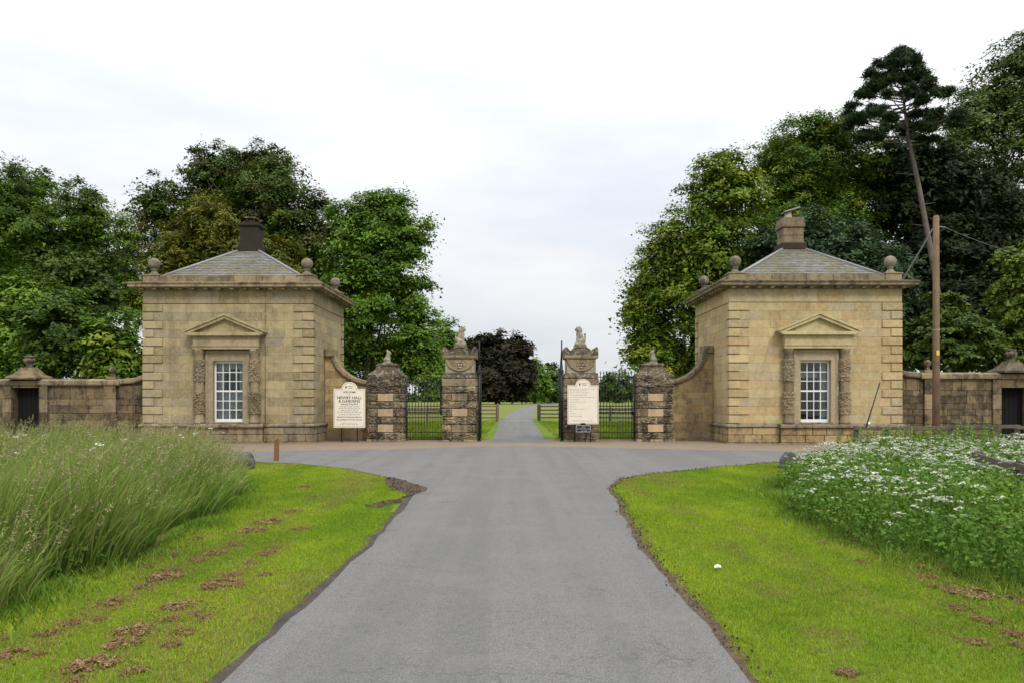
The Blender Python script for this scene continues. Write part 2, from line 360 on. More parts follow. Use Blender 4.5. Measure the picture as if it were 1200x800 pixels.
def block_mesh(dx, dy, dz, m, ch=0.008, rough=0.0, variant=0):
    """stone block centred on the origin; alike blocks share one mesh"""
    key = (round(dx, 2), round(dy, 2), round(dz, 3), m, ch, rough, variant)
    if key in _bc: return _bc[key]
    if not rough:
        me = MB().box(-dx/2, dx/2, -dy/2, dy/2, -dz/2, dz/2, ch).mesh('block', m)
    else:
        bm = bmesh.new(); bmesh.ops.create_cube(bm, size=1.0)
        bmesh.ops.subdivide_edges(bm, edges=bm.edges[:], cuts=9, use_grid_fill=True)
        r = random.Random(variant * 17 + int(dx * 100))
        for v in bm.verts:
            e = max(abs(v.co.x), abs(v.co.z)) > 0.49
            d = Vector((v.co.x, v.co.y, v.co.z)); k = r.uniform(-1, 1) * rough
            v.co = (d.x*dx*(0.975 if e and abs(d.y) > 0.49 else 1), d.y*dy*(1.0 if not (e and abs(d.y) > 0.49) else 0.97), d.z*dz)
            if abs(d.y) > 0.49: v.co.y += k * (0.4 if e else 1.0)
            if abs(d.x) > 0.49: v.co.x += r.uniform(-1, 1) * rough * 0.7
            if abs(d.z) > 0.49: v.co.z += r.uniform(-1, 1) * rough * 0.25
        me = bpy.data.meshes.new('block'); bm.to_mesh(me); bm.free(); me.materials.append(M[m])
    _bc[key] = me; return me
def fast_mesh(name, verts, nper, m, cols=None, colper='vert', faces=None):
    """many small faces at once: verts (n*nper,3); faces = index pattern within each group (list of tuples of equal length)"""
    verts = np.ascontiguousarray(verts, dtype=np.float32); nv = len(verts); ng = nv // nper
    pat = np.array(faces, dtype=np.int32); k = pat.shape[1]
    idx = (np.arange(ng, dtype=np.int32)[:, None, None] * nper + pat[None]).reshape(-1)
    nf = ng * pat.shape[0]
    me = bpy.data.meshes.new(name); me.vertices.add(nv); me.vertices.foreach_set('co', verts.reshape(-1))
    me.loops.add(len(idx)); me.loops.foreach_set('vertex_index', idx)
    me.polygons.add(nf); me.polygons.foreach_set('loop_start', np.arange(0, nf*k, k, dtype=np.int32))
    try: me.polygons.foreach_set('loop_total', np.full(nf, k, dtype=np.int32))
    except Exception: pass
    if cols is not None:
        a = me.attributes.new('col', 'FLOAT_COLOR', 'POINT')
        c = np.ones((nv, 4), dtype=np.float32); c[:, :3] = cols; a.data.foreach_set('color', c.reshape(-1))
    me.update(); me.materials.append(M[m]); return me
_tab = np.random.default_rng(5).random((256, 256))
def vnoise(x, y, s, o=0):
    x = np.asarray(x) * s + 31.7 * (o + 1); y = np.asarray(y) * s + 17.3 * (o + 1)
    xi = np.floor(x).astype(int); yi = np.floor(y).astype(int); fx = x - xi; fy = y - yi
    fx = fx*fx*(3-2*fx); fy = fy*fy*(3-2*fy)
    t = lambda a, b: _tab[a % 256, b % 256]
    return (t(xi, yi)*(1-fx) + t(xi+1, yi)*fx)*(1-fy) + (t(xi, yi+1)*(1-fx) + t(xi+1, yi+1)*fx)*fy
def inpoly(x, y, poly):
    r = np.zeros(len(x), bool); n = len(poly)
    for i in range(n):
        x1, y1 = poly[i]; x2, y2 = poly[(i+1) % n]
        c = ((y1 > y) != (y2 > y)); r ^= c & (x < (x2-x1)*(y-y1)/((y2-y1) or 1e-9) + x1)
    return r
def sheet(name, poly, z, m):
    bm = bmesh.new(); vs = [bm.verts.new((x, y, z)) for x, y in poly]; f = bm.faces.new(vs)
    bmesh.ops.triangulate(bm, faces=[f]); bmesh.ops.recalc_face_normals(bm, faces=bm.faces)
    if sum(f.normal.z for f in bm.faces) < 0: bmesh.ops.reverse_faces(bm, faces=bm.faces[:])
    me = bpy.data.meshes.new(name); bm.to_mesh(me); bm.free(); me.materials.append(M[m])
    return tag(link(bpy.data.objects.new(name, me)), kind='structure')
def wavy(pts, step=0.22, amp=0.05, seed=0):
    """densify a polyline and roughen it"""
    out = []
    for i in range(len(pts) - 1):
        a, b = Vector(pts[i]), Vector(pts[i+1]); L = (b - a).length; n = max(1, int(L / step)) if a.y > -1 and max(abs(a.x), abs(b.x)) < 14 else 1
        t = (b - a).normalized() if L else Vector((0, 1)); nn = Vector((-t.y, t.x))
        for k in range(n):
            p = a.lerp(b, k / n); s = p.x * 1.3 + p.y
            w = amp * (1.3*(float(vnoise(s, seed, 0.9)) - 0.5) + 1.0*(float(vnoise(s, seed, 3.1)) - 0.5))
            out.append(tuple(p + nn * w))
    out.append(tuple(pts[-1])); return out

# ------------------------------------------------------------------ ground, roads
XA = 0.33                                        # the gateway's axis
sheet('ground', [(-1500, -60), (1500, -60), (1500, 2500), (-1500, 2500)], 0.0, 'ground')
LEFT_EDGE = wavy([(-1.70, -8), (-1.675, 4.8), (-1.63, 7.16), (-1.57, 10.4), (-1.64, 13.0), (-1.70, 14.5), (-2.03, 16.1), (-2.6, 17.36), (-3.83, 19.5), (-5.4, 21.0), (-6.7, 21.6), (-10.2, 21.9), (-34, 22.3)], seed=1)
RIGHT_EDGE = wavy([(1.41, -8), (1.41, 4.8), (1.42, 5.74), (1.405, 7.16), (1.468, 9.8), (1.636, 13.0), (1.77, 15.2), (2.12, 16.8), (3.0, 18.1), (5.2, 20.2), (6.9, 21.5), (11.3, 21.9), (34, 22.2)], amp=0.06, seed=4)
FAR_EDGE = wavy([(-34, 25.6), (-13, 25.6), (-8, 25.9), (-4, 26.9), (-1.4, 28.3), (XA, 28.7), (2.0, 28.3), (5.5, 26.8), (9.6, 25.9), (14, 25.6), (34, 25.6)], amp=0.16, seed=7)
ROAD = LEFT_EDGE + FAR_EDGE + RIGHT_EDGE[::-1]
sheet('road', ROAD, 0.012, 'asphalt')
def offs(pts, d): return [(x + d, y) if abs(x) < 2.4 else (x + d*0.6, y - abs(d)*0.8) for x, y in pts]
LRIM = wavy([(x - 0.12 - 0.03*math.sin(y*2.1), y) for x, y in LEFT_EDGE if y < 14.6], amp=0.05, seed=11)
sheet('road_edge', LRIM + [(x + 0.3, y) for x, y in reversed([p for p in LEFT_EDGE if p[1] < 14.6])], 0.008, 'rim')
RS = [p for p in RIGHT_EDGE if p[0] < 9]
RRIM = wavy(offs(RS, 0.07), amp=0.12, seed=15)
sheet('soil_verge', RRIM + [(x - 0.3, y + (0.0 if x < 2.4 else 0.3)) for x, y in reversed(RS)], 0.008, 'soil')
LS = [p for p in LEFT_EDGE if p[1] >= 14.4 and p[0] > -9]
sheet('soil_verge', wavy(offs(LS, -0.06), amp=0.10, seed=17) + [(x + 0.2, y + 0.25) for x, y in reversed(LS)], 0.007, 'soil')
sheet('gravel_forecourt', [(-34, 24.9), (34, 24.9), (34, 33.6), (4, 33.6), (2.0, 33.5), (XA+1.3, 34.0), (XA-1.2, 34.0), (-1.4, 33.4), (-34, 33.4)], 0.004, 'gravel')
DL = [(-0.95, 31.2), (-0.8, 34), (-0.82, 50), (-0.8, 66), (1.4, 145), (6.3, 228), (18, 330)]
DR = [(1.55, 31.2), (1.35, 34), (1.5, 50), (1.68, 66), (4.2, 145), (9.8, 228), (24, 325)]
def smooth_poly(pts, n=8):
    out = []
    for i in range(len(pts) - 1):
        p0 = pts[max(i-1, 0)]; p1 = pts[i]; p2 = pts[i+1]; p3 = pts[min(i+2, len(pts)-1)]
        for k in range(n):
            t = k / n
            out.append(tuple(0.5*((2*p1[j]) + (-p0[j]+p2[j])*t + (2*p0[j]-5*p1[j]+4*p2[j]-p3[j])*t*t + (-p0[j]+3*p1[j]-3*p2[j]+p3[j])*t**3) for j in (0, 1)))
    return out + [pts[-1]]
sheet('driveway', smooth_poly(DL) + smooth_poly(DR)[::-1], 0.008, 'asphalt')
sheet('cattle_grid_strip', [(-1.2, 61.8), (2.0, 61.8), (2.0, 62.5), (-1.2, 62.5)], 0.014, 'concrete')
MUD = [gp(*p) for p in ((426, 593), (440, 588), (456, 586), (465, 580), (458, 574), (461, 567), (449, 560.5), (462, 559), (476, 563), (490, 569), (493, 575), (487, 582), (480, 588), (462, 592), (445, 595.5))]
MUDW = wavy(MUD + [MUD[0]], step=0.10, amp=0.26, seed=21)[:-1]
sheet('mud_patch', MUDW, 0.017, 'mud')

# ------------------------------------------------------------------ shared builders
def blob(name, ells, voxel, m):
    """one continuous surface grown over overlapping ellipsoids (x,y,z,rx,ry,rz[,tilt about y]) and boxes ('b',x0,x1,y0,y1,z0,z1)"""
    bm = bmesh.new()
    for e in ells:
        if e[0] == 'b':
            r = bmesh.ops.create_cube(bm, size=1.0)
            bmesh.ops.transform(bm, verts=r['verts'], matrix=Matrix.Translation(((e[1]+e[2])/2, (e[3]+e[4])/2, (e[5]+e[6])/2)) @ Matrix.Diagonal((e[2]-e[1], e[4]-e[3], e[6]-e[5], 1)))
        else:
            r = bmesh.ops.create_uvsphere(bm, u_segments=14, v_segments=10, radius=1.0)
            bmesh.ops.transform(bm, verts=r['verts'], matrix=Matrix.Translation(e[:3]) @ Matrix.Rotation(e[6] if len(e) > 6 else 0, 4, 'Y') @ Matrix.Diagonal((e[3], e[4], e[5], 1)))
    me = bpy.data.meshes.new('tmp'); bm.to_mesh(me); bm.free()
    o = bpy.data.objects.new('tmp', me); COL.objects.link(o)
    md = o.modifiers.new('r', 'REMESH'); md.mode = 'VOXEL'; md.voxel_size = voxel; md.use_smooth_shade = True
    sm = o.modifiers.new('s', 'SMOOTH'); sm.factor = 0.5; sm.iterations = 2
    dg = bpy.context.evaluated_depsgraph_get(); out = bpy.data.meshes.new_from_object(o.evaluated_get(dg)); out.name = name
    bpy.data.objects.remove(o); out.materials.clear(); out.materials.append(M[m]); return out
LION = blob('lion', [('b', -.21, .21, -.18, .18, 0, .09), (-.07, 0, .20, .16, .15, .14), (-.01, 0, .34, .12, .125, .22, .2), (.05, 0, .43, .11, .12, .14),
    (.10, .075, .25, .045, .045, .20), (.10, -.075, .25, .045, .045, .20), (.14, .075, .11, .075, .05, .04), (.14, -.075, .11, .075, .05, .04), (-.02, .13, .15, .13, .05, .08), (-.02, -.13, .15, .13, .05, .08),
    (.03, 0, .58, .125, .13, .14), (.07, 0, .65, .10, .10, .09), (.145, 0, .615, .07, .06, .05), (.14, 0, .57, .05, .05, .03), (.03, .085, .72, .03, .025, .04), (.03, -.085, .72, .03, .025, .04),
    (-.20, 0, .30, .035, .035, .12), (-.19, 0, .43, .05, .04, .05), (.09, 0, .36, .05, .09, .11)], 0.016, 'statue')
BEAST = blob('beast', [('b', -.16, .16, -.15, .15, 0, .06), (-.03, 0, .15, .13, .13, .12), (.0, 0, .25, .09, .10, .16), (.03, 0, .40, .085, .085, .10), (.09, 0, .39, .05, .05, .04), (.06, .06, .16, .04, .04, .13), (.06, -.06, .16, .04, .04, .13), (-.02, 0, .49, .04, .04, .05)], 0.016, 'statue')
def sqloft(prof, jit=0.0, k=6, seed=0):
    """square-plan stack of (half, z) rings with roughened edges"""
    r = random.Random(seed); b = MB(); vs = []; n = 4 * k
    for h, z in prof:
        for s in range(4):
            for i in range(k):
                t = -1 + 2*i/k; x, y = ((t, -1), (1, t), (-t, 1), (-1, -t))[s]
                q = h + r.uniform(-jit, jit); vs.append((x*q, y*q, z + r.uniform(-jit, jit)*0.3))
    m_ = len(prof)
    fs = [(i*n+j, i*n+(j+1) % n, (i+1)*n+(j+1) % n, (i+1)*n+j) for i in range(m_-1) for j in range(n)]
    b.add(vs, fs + [list(range(n))[::-1], list(range((m_-1)*n, m_*n))]); return b
def text_mesh(txt, size, m, spacing=1.0):
    cu = bpy.data.curves.new('t', 'FONT'); cu.body = txt; cu.size = size; cu.align_x = 'CENTER'; cu.extrude = 0.0015; cu.space_character = spacing; cu.offset = size*0.012
    o = bpy.data.objects.new('t', cu); COL.objects.link(o)
    dg = bpy.context.evaluated_depsgraph_get(); me = bpy.data.meshes.new_from_object(o.evaluated_get(dg))
    bpy.data.objects.remove(o); bpy.data.curves.remove(cu); me.materials.clear(); me.materials.append(M[m]); return me

# ------------------------------------------------------------------ gate lodges
LW, LD = 6.32, 5.55
QH = 0.3186                                             # quoin course height
BALL = [(0.21, 0), (0.21, 0.05), (0.15, 0.09), (0.10, 0.16), (0.095, 0.20), (0.14, 0.215), (0.14, 0.245), (0.10, 0.26)] + \
       [(0.235*math.sin(a), 0.47 - 0.235*math.cos(a)) for a in [R(x) for x in range(28, 180, 12)]] + [(0.02, 0.705)]
ball_me = MB().lathe(BALL, 20).mesh('ball_finial', 'ball')
def rows_of_blocks(parent, name, m, u0f, u1f, zs, place, wmin, wmax, seed, holes=(), th=0.06, gap=0.004, ch=0.003, rough=0.0, prot=0.003):
    """courses of blocks on a face; place(u, z, depth offset) gives the local position; holes = (u0,u1,z0,z1) left open"""
    r = random.Random(seed); n = 0
    for k in range(len(zs) - 1):
        z0, z1 = zs[k], zs[k+1]; a = u0f(k); end = u1f(k)
        cuts = [(a, end)]
        for h0, h1, hz0, hz1 in holes:
            if z0 < hz1 - 0.01 and z1 > hz0 + 0.01:
                nc = []
                for c0, c1 in cuts:
                    if h0 > c0: nc.append((c0, min(c1, h0)))
                    if h1 < c1: nc.append((max(c0, h1), c1))
                cuts = [c for c in nc if c[1] - c[0] > 0.05]
        for c0, c1 in cuts:
            u = c0
            while u < c1 - 0.02:
                w = r.uniform(wmin, wmax); w = round(w, 2)
                if c1 - (u + w) < wmin * 0.6: w = c1 - u
                me = block_mesh(w - gap, th, z1 - z0 - gap, m, ch, rough, r.randrange(4) if rough else 0)
                p, rz = place(u + w/2, (z0 + z1)/2, r.uniform(-prot, prot))
                put(name, me, parent, p, (0, 0, rz)); u += w; n += 1
    return n
def lodge(cx, fy, s, label, A, chim, seed):
    """s = +1 when the gateway lies towards local +x"""
    L = thing('gate_lodge', (cx, fy, 0), label, 'lodge', 'gate lodges flanking the drive')
    h = LW/2; mA = A
    # walls: a shell with the window opening left out
    w = MB(); wx, wz0, wz1 = 0.565, 0.78, 3.09
    w.box(-h+.02, -wx, .02, .42, 0, 5.7); w.box(wx, h-.02, .02, .42, 0, 5.7); w.box(-wx, wx, .021, .42, 0, wz0); w.box(-wx, wx, .021, .42, wz1, 5.7)
    w.box(-h+.021, -h+.42, .42, LD-.021, 0, 5.7); w.box(h-.42, h-.021, .42, LD-.021, 0, 5.7); w.box(-h+.42, h-.42, LD-.42, LD-.02, 0, 5.7)
    wall = w.build('wall', mA, L)
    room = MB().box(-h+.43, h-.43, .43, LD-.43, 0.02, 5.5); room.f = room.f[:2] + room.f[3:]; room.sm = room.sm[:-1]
    room.build('room_lining', 'inside', L)
    zs = [0.74 + QH*k for k in range(15)]
    ql = lambda k: 0.70 if k % 2 else 0.37              # front length of a quoin
    qs = lambda k: 0.37 if k % 2 else 0.70
    rows_of_blocks(wall, 'ashlar_block', mA, lambda k: -h + ql(k) + .004, lambda k: h - ql(k) - .004, zs, lambda u, z, d: ((u, .03 + d, z), 0), .55, 1.15, seed, holes=[(-wx, wx, wz0, wz1)])
    rows_of_blocks(wall, 'ashlar_block', mA, lambda k: qs(k)*0.55, lambda k: LD - qs(k)*0.55, zs, lambda u, z, d: ((s*(h - .03) + d, u, z), R(90)), .55, 1.15, seed+1)
    # frieze under the cornice, a lip proud of the wall
    rows_of_blocks(wall, 'frieze_block', mA, lambda k: -h - .03, lambda k: h + .03, [5.21, 5.69], lambda u, z, d: ((u, 0.0, z), 0), .8, 1.3, seed+2, prot=.001)
    rows_of_blocks(wall, 'frieze_block', mA, lambda k: .034, lambda k: LD + .03, [5.21, 5.69], lambda u, z, d: ((s*h, u, z), R(90)), .8, 1.3, seed+3, prot=.001)
    for k in range(14):
        z = (zs[k] + zs[k+1])/2
        for sx_ in (-1, 1):
            me = block_mesh(ql(k) + .045, qs(k)*.55 + .045, QH - .034, mA, .016)
            put('quoin', me, wall, (sx_*(h + .045 - (ql(k)+.045)/2), (qs(k)*.55 + .045)/2 - .045, z))
        me = block_mesh(qs(k)*.6 + .045, ql(k)*.55 + .045, QH - .034, mA, .016)
        put('quoin', me, wall, (s*(h + .045 - (qs(k)*.6+.045)/2), LD + .045 - (ql(k)*.55 + .045)/2, z))
    # plinth
    pl = MB().box(-h-.05, h+.05, -.05, LD+.05, 0, .6)
    pl.box(-1.34, 1.34, -.25, -.05, 0, .6); pl = pl.build('plinth', 'trim', L)
    MB().frame_ring(h, 0, LD, [(0, .59), (.13, .6), (.16, .64), (.15, .68), (.06, .735), (0, .738)]).build('plinth_moulding', 'cornice', L)
    mm = MB().prism([(-.41, .602), (-.41, .66), (-.30, .732), (-.10, .733), (-.10, .602)], -1.40, 1.40, 'x'); mm.build('plinth_moulding', 'cornice', L)
    MB().box(-h-.15, h+.15, -.15, LD+.15, 0, .045, .01).box(-1.44, 1.44, -.37, -.155, 0, .044, .01).build('footing', 'trim', L)
    pz = [.045, .325, .60]
    for (a, b, off) in ((-h-.08, -1.35, -.05), (1.35, h+.08, -.05), (-1.36, 1.36, -.25)):
        rows_of_blocks(pl, 'plinth_stone', 'wing' if s < 0 else 'trim', lambda k: a, lambda k: b, pz, lambda u, z, d: ((u, off - .01 + d, z), 0), .5, .95, seed + int(a*10) + 40, th=.09, gap=.016, ch=.015, prot=.008)
    rows_of_blocks(pl, 'plinth_stone', 'wing' if s < 0 else 'trim', lambda k: .0, lambda k: LD, pz, lambda u, z, d: ((s*(h + .065) + d, u, z), R(90)), .5, .95, seed + 61, th=.09, gap=.016, ch=.015, prot=.008)
    # cornice, brackets, parapet
    co = MB().frame_ring(h, 0, LD, [(0, 5.69), (.06, 5.69), (.09, 5.76), (.40, 5.775), (.44, 5.79), (.44, 5.87), (.475, 5.90), (.49, 5.95), (.20, 6.0), (0, 6.0)]).build('cornice', 'cornice', L)
    bk = MB().box(-.065, .065, -.36, -.03, 5.692, 5.765, .008).mesh('bracket', 'cornice')
    n = 14
    for k in range(n): put('bracket', bk, co, (-h + .05 + (LW - .1)*k/(n-1), 0, 0))
    for k in range(12): put('bracket', bk, co, (s*h, .25 + (LD - .4)*k/11, 0), (0, 0, R(90)*s))
    rows_of_blocks(co, 'parapet_block', 'trim', lambda k: -h + .55, lambda k: h - .55, [6.0, 6.26], lambda u, z, d: ((u, .12 + d, z), 0), .9, 1.5, seed+5, th=.22, gap=.012, ch=.012, prot=.008)
    for sd_ in (-1, 1):
        rows_of_blocks(co, 'parapet_block', 'trim', lambda k: .55, lambda k: LD - .55, [6.0, 6.26], lambda u, z, d: ((sd_*(h - .12) + d, u, z), R(90)), .9, 1.5, seed+6, th=.22, gap=.012, ch=.012, prot=.008)
    for x in (-h + .27, h - .27):
        for y in (.27, LD - .27):
            MB().box(-.30, .30, -.30, .30, 5.98, 6.25, .015).box(-.33, .33, -.33, .33, 6.25, 6.30, .01).build('pedestal', 'cornice', L, (x, y, 0))
            put('ball_finial', ball_me, L, (x, y, 6.30), (0, 0, rnd.uniform(0, 6)), (.94, .94, .94))
    # hipped slate roof
    z0, z1, inx, iny = 6.16, 7.57, .30, .44
    ex, ey0, ey1 = h - inx, inx, LD - inx; cyc = LD/2; t = iny
    base = MB().add([(-ex, ey0, z0), (ex, ey0, z0), (ex, ey1, z0), (-ex, ey1, z0), (-t, cyc-t, z1), (t, cyc-t, z1), (t, cyc+t, z1), (-t, cyc+t, z1)], [(0,1,5,4), (1,2,6,5), (2,3,7,6), (3,0,4,7), (4,5,6,7), (3,2,1,0)])
    roof = base.build('roof', 'lead', L)
    B = [Vector(v) for v in base.v[:4]]; T = [Vector(v) for v in base.v[4:8]]
    sl = MB(); var = []; rr = random.Random(seed+9); nr = 17
    for f in range(4):
        a, b, c, d = B[f], B[(f+1) % 4], T[(f+1) % 4], T[f]; nrm = (b - a).cross(d - a).normalized()
        upv = ((d + c)/2 - (a + b)/2).normalized()
        for k in range(nr):
            p0 = a.lerp(d, k/nr); p1 = b.lerp(c, k/nr); q0 = a.lerp(d, min(1, (k+1.06)/nr)); q1 = b.lerp(c, min(1, (k+1.06)/nr))
            Lr = (p1 - p0).length; wv = rr.uniform(.2, .26); m_ = max(1, int(Lr / wv)); o_ = .5/m_ if k % 2 else 0
            for j in range(m_ + (1 if k % 2 else 0)):
                t0 = max(0, j/m_ - o_); t1 = min(1, (j+1)/m_ - o_)
                if t1 - t0 < 1e-4: continue
                e = .004/Lr; lift = .022 + rr.uniform(0, .008)
                A0 = p0.lerp(p1, t0+e) + nrm*lift; A1 = p0.lerp(p1, t1-e) + nrm*(lift + rr.uniform(-.003, .003)); dz = upv*rr.uniform(-.012, .012); A0 += dz; A1 += dz
                C0 = q0.lerp(q1, t0+e) + nrm*.008; C1 = q0.lerp(q1, t1-e) + nrm*.008
                G0 = A0 - nrm*.018; G1 = A1 - nrm*.018
                sl.add([A0, A1, C1, C0, G0, G1], [(0, 1, 2, 3), (4, 5, 1, 0)]); var += [rr.random()]*6
    so = sl.build('slate_covering', 'slate', roof); so['kind'] = 'stuff'
    at_ = so.data.attributes.new('var', 'FLOAT', 'POINT'); at_.data.foreach_set('value', var)
    for k in range(4): MB().tube([B[k] + Vector((0, 0, .03)), T[k] + Vector((0, 0, .03))], .05, 8).build('hip_roll', 'lead', roof)
    # chimney
    if chim == 'dark':
        c = MB().box(-.42, .42, -.42, .42, 7.55, 7.90, .02).box(-.36, .36, -.36, .36, 7.90, 8.62, .015).build('chimney', 'chimdark', L, (0, cyc, 0))
        MB().box(-.44, .44, -.44, .44, 8.62, 8.72, .02).box(-.36, .36, -.36, .36, 8.72, 8.78, .015).lathe([(.20, 8.76), (.17, 8.85), (.16, 8.92)], 12).build('chimney_cap', 'chimdark', c)
        for dx, dy in ((-.13, -.13), (.13, -.13), (-.13, .13), (.13, .13)): MB().box(-.03, .03, -.03, .03, 8.85, 8.97).build('cowl_leg', 'chimdark', c, (dx, dy, 0))
        MB().box(-.24, .24, -.24, .24, 8.97, 9.02, .01).build('cowl_slab', 'cap', c)
    else:
        c = MB().box(-.50, .50, -.50, .50, 7.55, 7.84, .03).build('chimney', 'chimdark', L, (0, cyc, 0))
        for z_a, z_b in ((7.84, 8.14), (8.14, 8.46)):
            put('chimney_stone', block_mesh(.38, .80, z_b - z_a - .01, 'chimpale', .012), c, (-.205, 0, (z_a+z_b)/2)); put('chimney_stone', block_mesh(.42, .80, z_b - z_a - .01, 'chimpale', .012), c, (.2, 0, (z_a+z_b)/2))
        MB().box(-.46, .46, -.46, .46, 8.46, 8.62, .02).build('chimney_cap', 'chimpale', c)
        MB().prism([(-.45, 8.62), (.45, 8.62), (.40, 8.86), (-.40, 8.86)], -.42, .42).build('chimney_cap', 'chimpale', c)
        MB().lathe([(.17, 8.86), (.16, 8.95), (.13, 9.0), (.14, 9.14)], 14, (-.08, 0, 0)).build('chimney_pot', 'clay', c)
        o = MB().box(-.32, .32, -.26, .26, -.025, .025, .008).build('cowl_slab', 'lead', c, (.02, 0, 9.21)); o.rotation_euler = (0, R(-16), 0)
    # window surround
    ar = MB()
    for x0, x1 in ((-.83, -.56), (.56, .83)): ar.box(x0, x1, -.055, .14, .738, 3.46)
    ar.box(-.56, .56, -.055, .14, 3.08, 3.46); ar.box(-.83, -.74, -.085, -.055, .738, 3.46); ar.box(.74, .83, -.085, -.055, .738, 3.46); ar.box(-.74, .74, -.085, -.055, 3.37, 3.46)
    su = ar.build('window_surround', A, L)
    MB().box(-.60, .60, -.14, .16, .734, .79, .01).build('sill', 'trim', su)
    for sx_ in (-1, 1):
        cdat = [(.20, .74), (.20, .82), (.185, .84), (.185, .88), (.165, .90), (.165, 1.08), (.165, 1.92), (.165, 2.29), (.16, 3.12), (.155, 3.33), (.175, 3.35), (.175, 3.38), (.19, 3.41), (.20, 3.43), (.20, 3.50)]
        colm = MB().lathe(cdat, 20, (sx_*1.03, -.13, 0)).build('column', 'vermcol', su)
        for za, zb in ((1.08, 1.92), (2.29, 3.12)):
            nb = 20; MB().lathe([(.15, za)] + [(.20 + rnd.uniform(-.006, .006), za + .015 + (zb - za - .03)*i/nb) for i in range(nb+1)] + [(.15, zb)], 30, (sx_*1.03, -.13, 0), False, .16).build('rusticated_band', 'vermcol', colm)
    en = MB().box(-1.23, 1.23, -.31, .03, 3.50, 3.60).box(-1.26, 1.26, -.34, .03, 3.60, 3.64).box(-1.22, 1.22, -.30, .03, 3.64, 3.98).build('entablature', A, su)
    pe = MB().prism([(-1.30, 3.98), (1.30, 3.98), (1.36, 4.02), (1.44, 4.05), (1.44, 4.10), (-1.44, 4.10), (-1.44, 4.05), (-1.36, 4.02)], -.46, .03).prism([(-1.28, 4.10), (1.28, 4.10), (0, 4.66)], -.27, .03)
    for sx_ in (-1, 1):
        pe.prism([(sx_*1.47, 4.10), (sx_*1.22, 4.10), (0, 4.60), (0, 4.72)], -.43, -.2); pe.prism([(sx_*1.49, 4.105), (sx_*1.47, 4.16), (0, 4.80), (0, 4.72)], -.48, .03)
    pe.build('pediment', A, su)
    # sash window, four panes by six
    wi = MB(); y = .15
    wi.box(-.565, -.50, y, y+.08, .79, 3.085).box(.50, .565, y, y+.08, .79, 3.085).box(-.50, .50, y+.001, y+.08, 2.99, 3.084).box(-.50, .50, y-.04, y+.08, .79, .90)
    wi = wi.build('window', 'whitepaint', L)
    MB().box(-.50, .50, y+.005, y+.06, 1.915, 1.975).build('meeting_rail', 'whitepaint', wi)
    xs = [-.5 + .25*k for k in range(5)]
    zsh = [(.90, 1.915), (1.975, 2.99)]
    for x in xs[1:-1]:
        for a, b in zsh: MB().box(x-.014, x+.014, y+.01, y+.05, a, b).build('glazing_bar', 'whitepaint', wi)
    for a, b in zsh:
        d = (b - a)/3
        for k in (1, 2): MB().box(-.5, .5, y+.012, y+.048, a + d*k - .014, a + d*k + .014).build('glazing_bar', 'whitepaint', wi)
        for k in range(3):
            for i in range(4):
                gm = block_mesh(.222, .004, d - .028, 'glass', 0.0)
                o = put('pane', gm, wi, ((xs[i]+xs[i+1])/2, y+.03, a + d*(k+.5)), (R(rnd.uniform(-.6, .6)), 0, R(rnd.uniform(-.6, .6))))
    def curtain(x0, x1, za, zb, yy):
        n = max(6, int((x1-x0)/.012)); m_ = MB()
        vs = [(x0 + (x1-x0)*i/n, yy + .022*math.sin(i*.9) + .01*math.sin(i*.37), z) for z in (za, zb) for i in range(n+1)]
        m_.add(vs, [(i, i+1, n+2+i, n+1+i) for i in range(n)], True); m_.build('curtain', 'curtain', wi)
    if chim == 'dark':
        curtain(-.52, .52, .82, 1.93, .36); curtain(-.52, -.27, 1.9, 3.05, .40); curtain(.30, .52, 1.9, 3.05, .40); curtain(-.26, -.05, 2.72, 3.05, .40); curtain(-.05, .3, 2.8, 3.05, .40)
    else:
        curtain(.27, .52, .82, 3.05, .38); curtain(-.52, .26, 2.45, 2.62, .45)
    if chim == 'dark': MB().tube([(1.40, -.03, .74), (1.40, -.03, 5.7)], .012, 6).build('cable', 'trim', L)
    return L
lodge(-10.65, 31.0, 1, 'sandstone gate lodge with soot-blackened chimney beside the welcome sign', 'ashlarA', 'dark', 100)
lodge(11.20, 30.5, -1, 'sandstone gate lodge with brown stone chimney under a tilted slab cowl', 'ashlarB', 'pale', 300)

# ------------------------------------------------------------------ gate piers, statues, iron gates
GY = 32.0
OROWS = [(.105, .335), (.372, .662), (.700, .932), (.972, 1.262), (1.298, 1.526), (1.564, 1.855), (1.892, 2.11)]
def course(P, w, dep, z0, z1, panel, seed, pm='panel'):
    r = random.Random(seed); hz = z1 - z0
    if panel:
        pw = .60; sw = (w - pw)/2 - .01
        for sx_ in (-1, 1): put('rough_block', block_mesh(sw, dep + r.uniform(-.02, .03), hz, 'verm', .01, .034, r.randrange(5)), P, (sx_*(pw/2 + .01 + sw/2), 0, (z0+z1)/2))
        put('smooth_panel', block_mesh(pw, dep - .03, hz, pm, .008), P, (0, 0, (z0+z1)/2))
    else:
        c = r.uniform(-.25, .25)*w
        for a, b in ((-w/2, c - .008), (c + .008, w/2)):
            put('rough_block', block_mesh(b - a, dep + r.uniform(-.02, .03), hz, 'verm', .01, .034, r.randrange(5)), P, ((a+b)/2, 0, (z0+z1)/2))
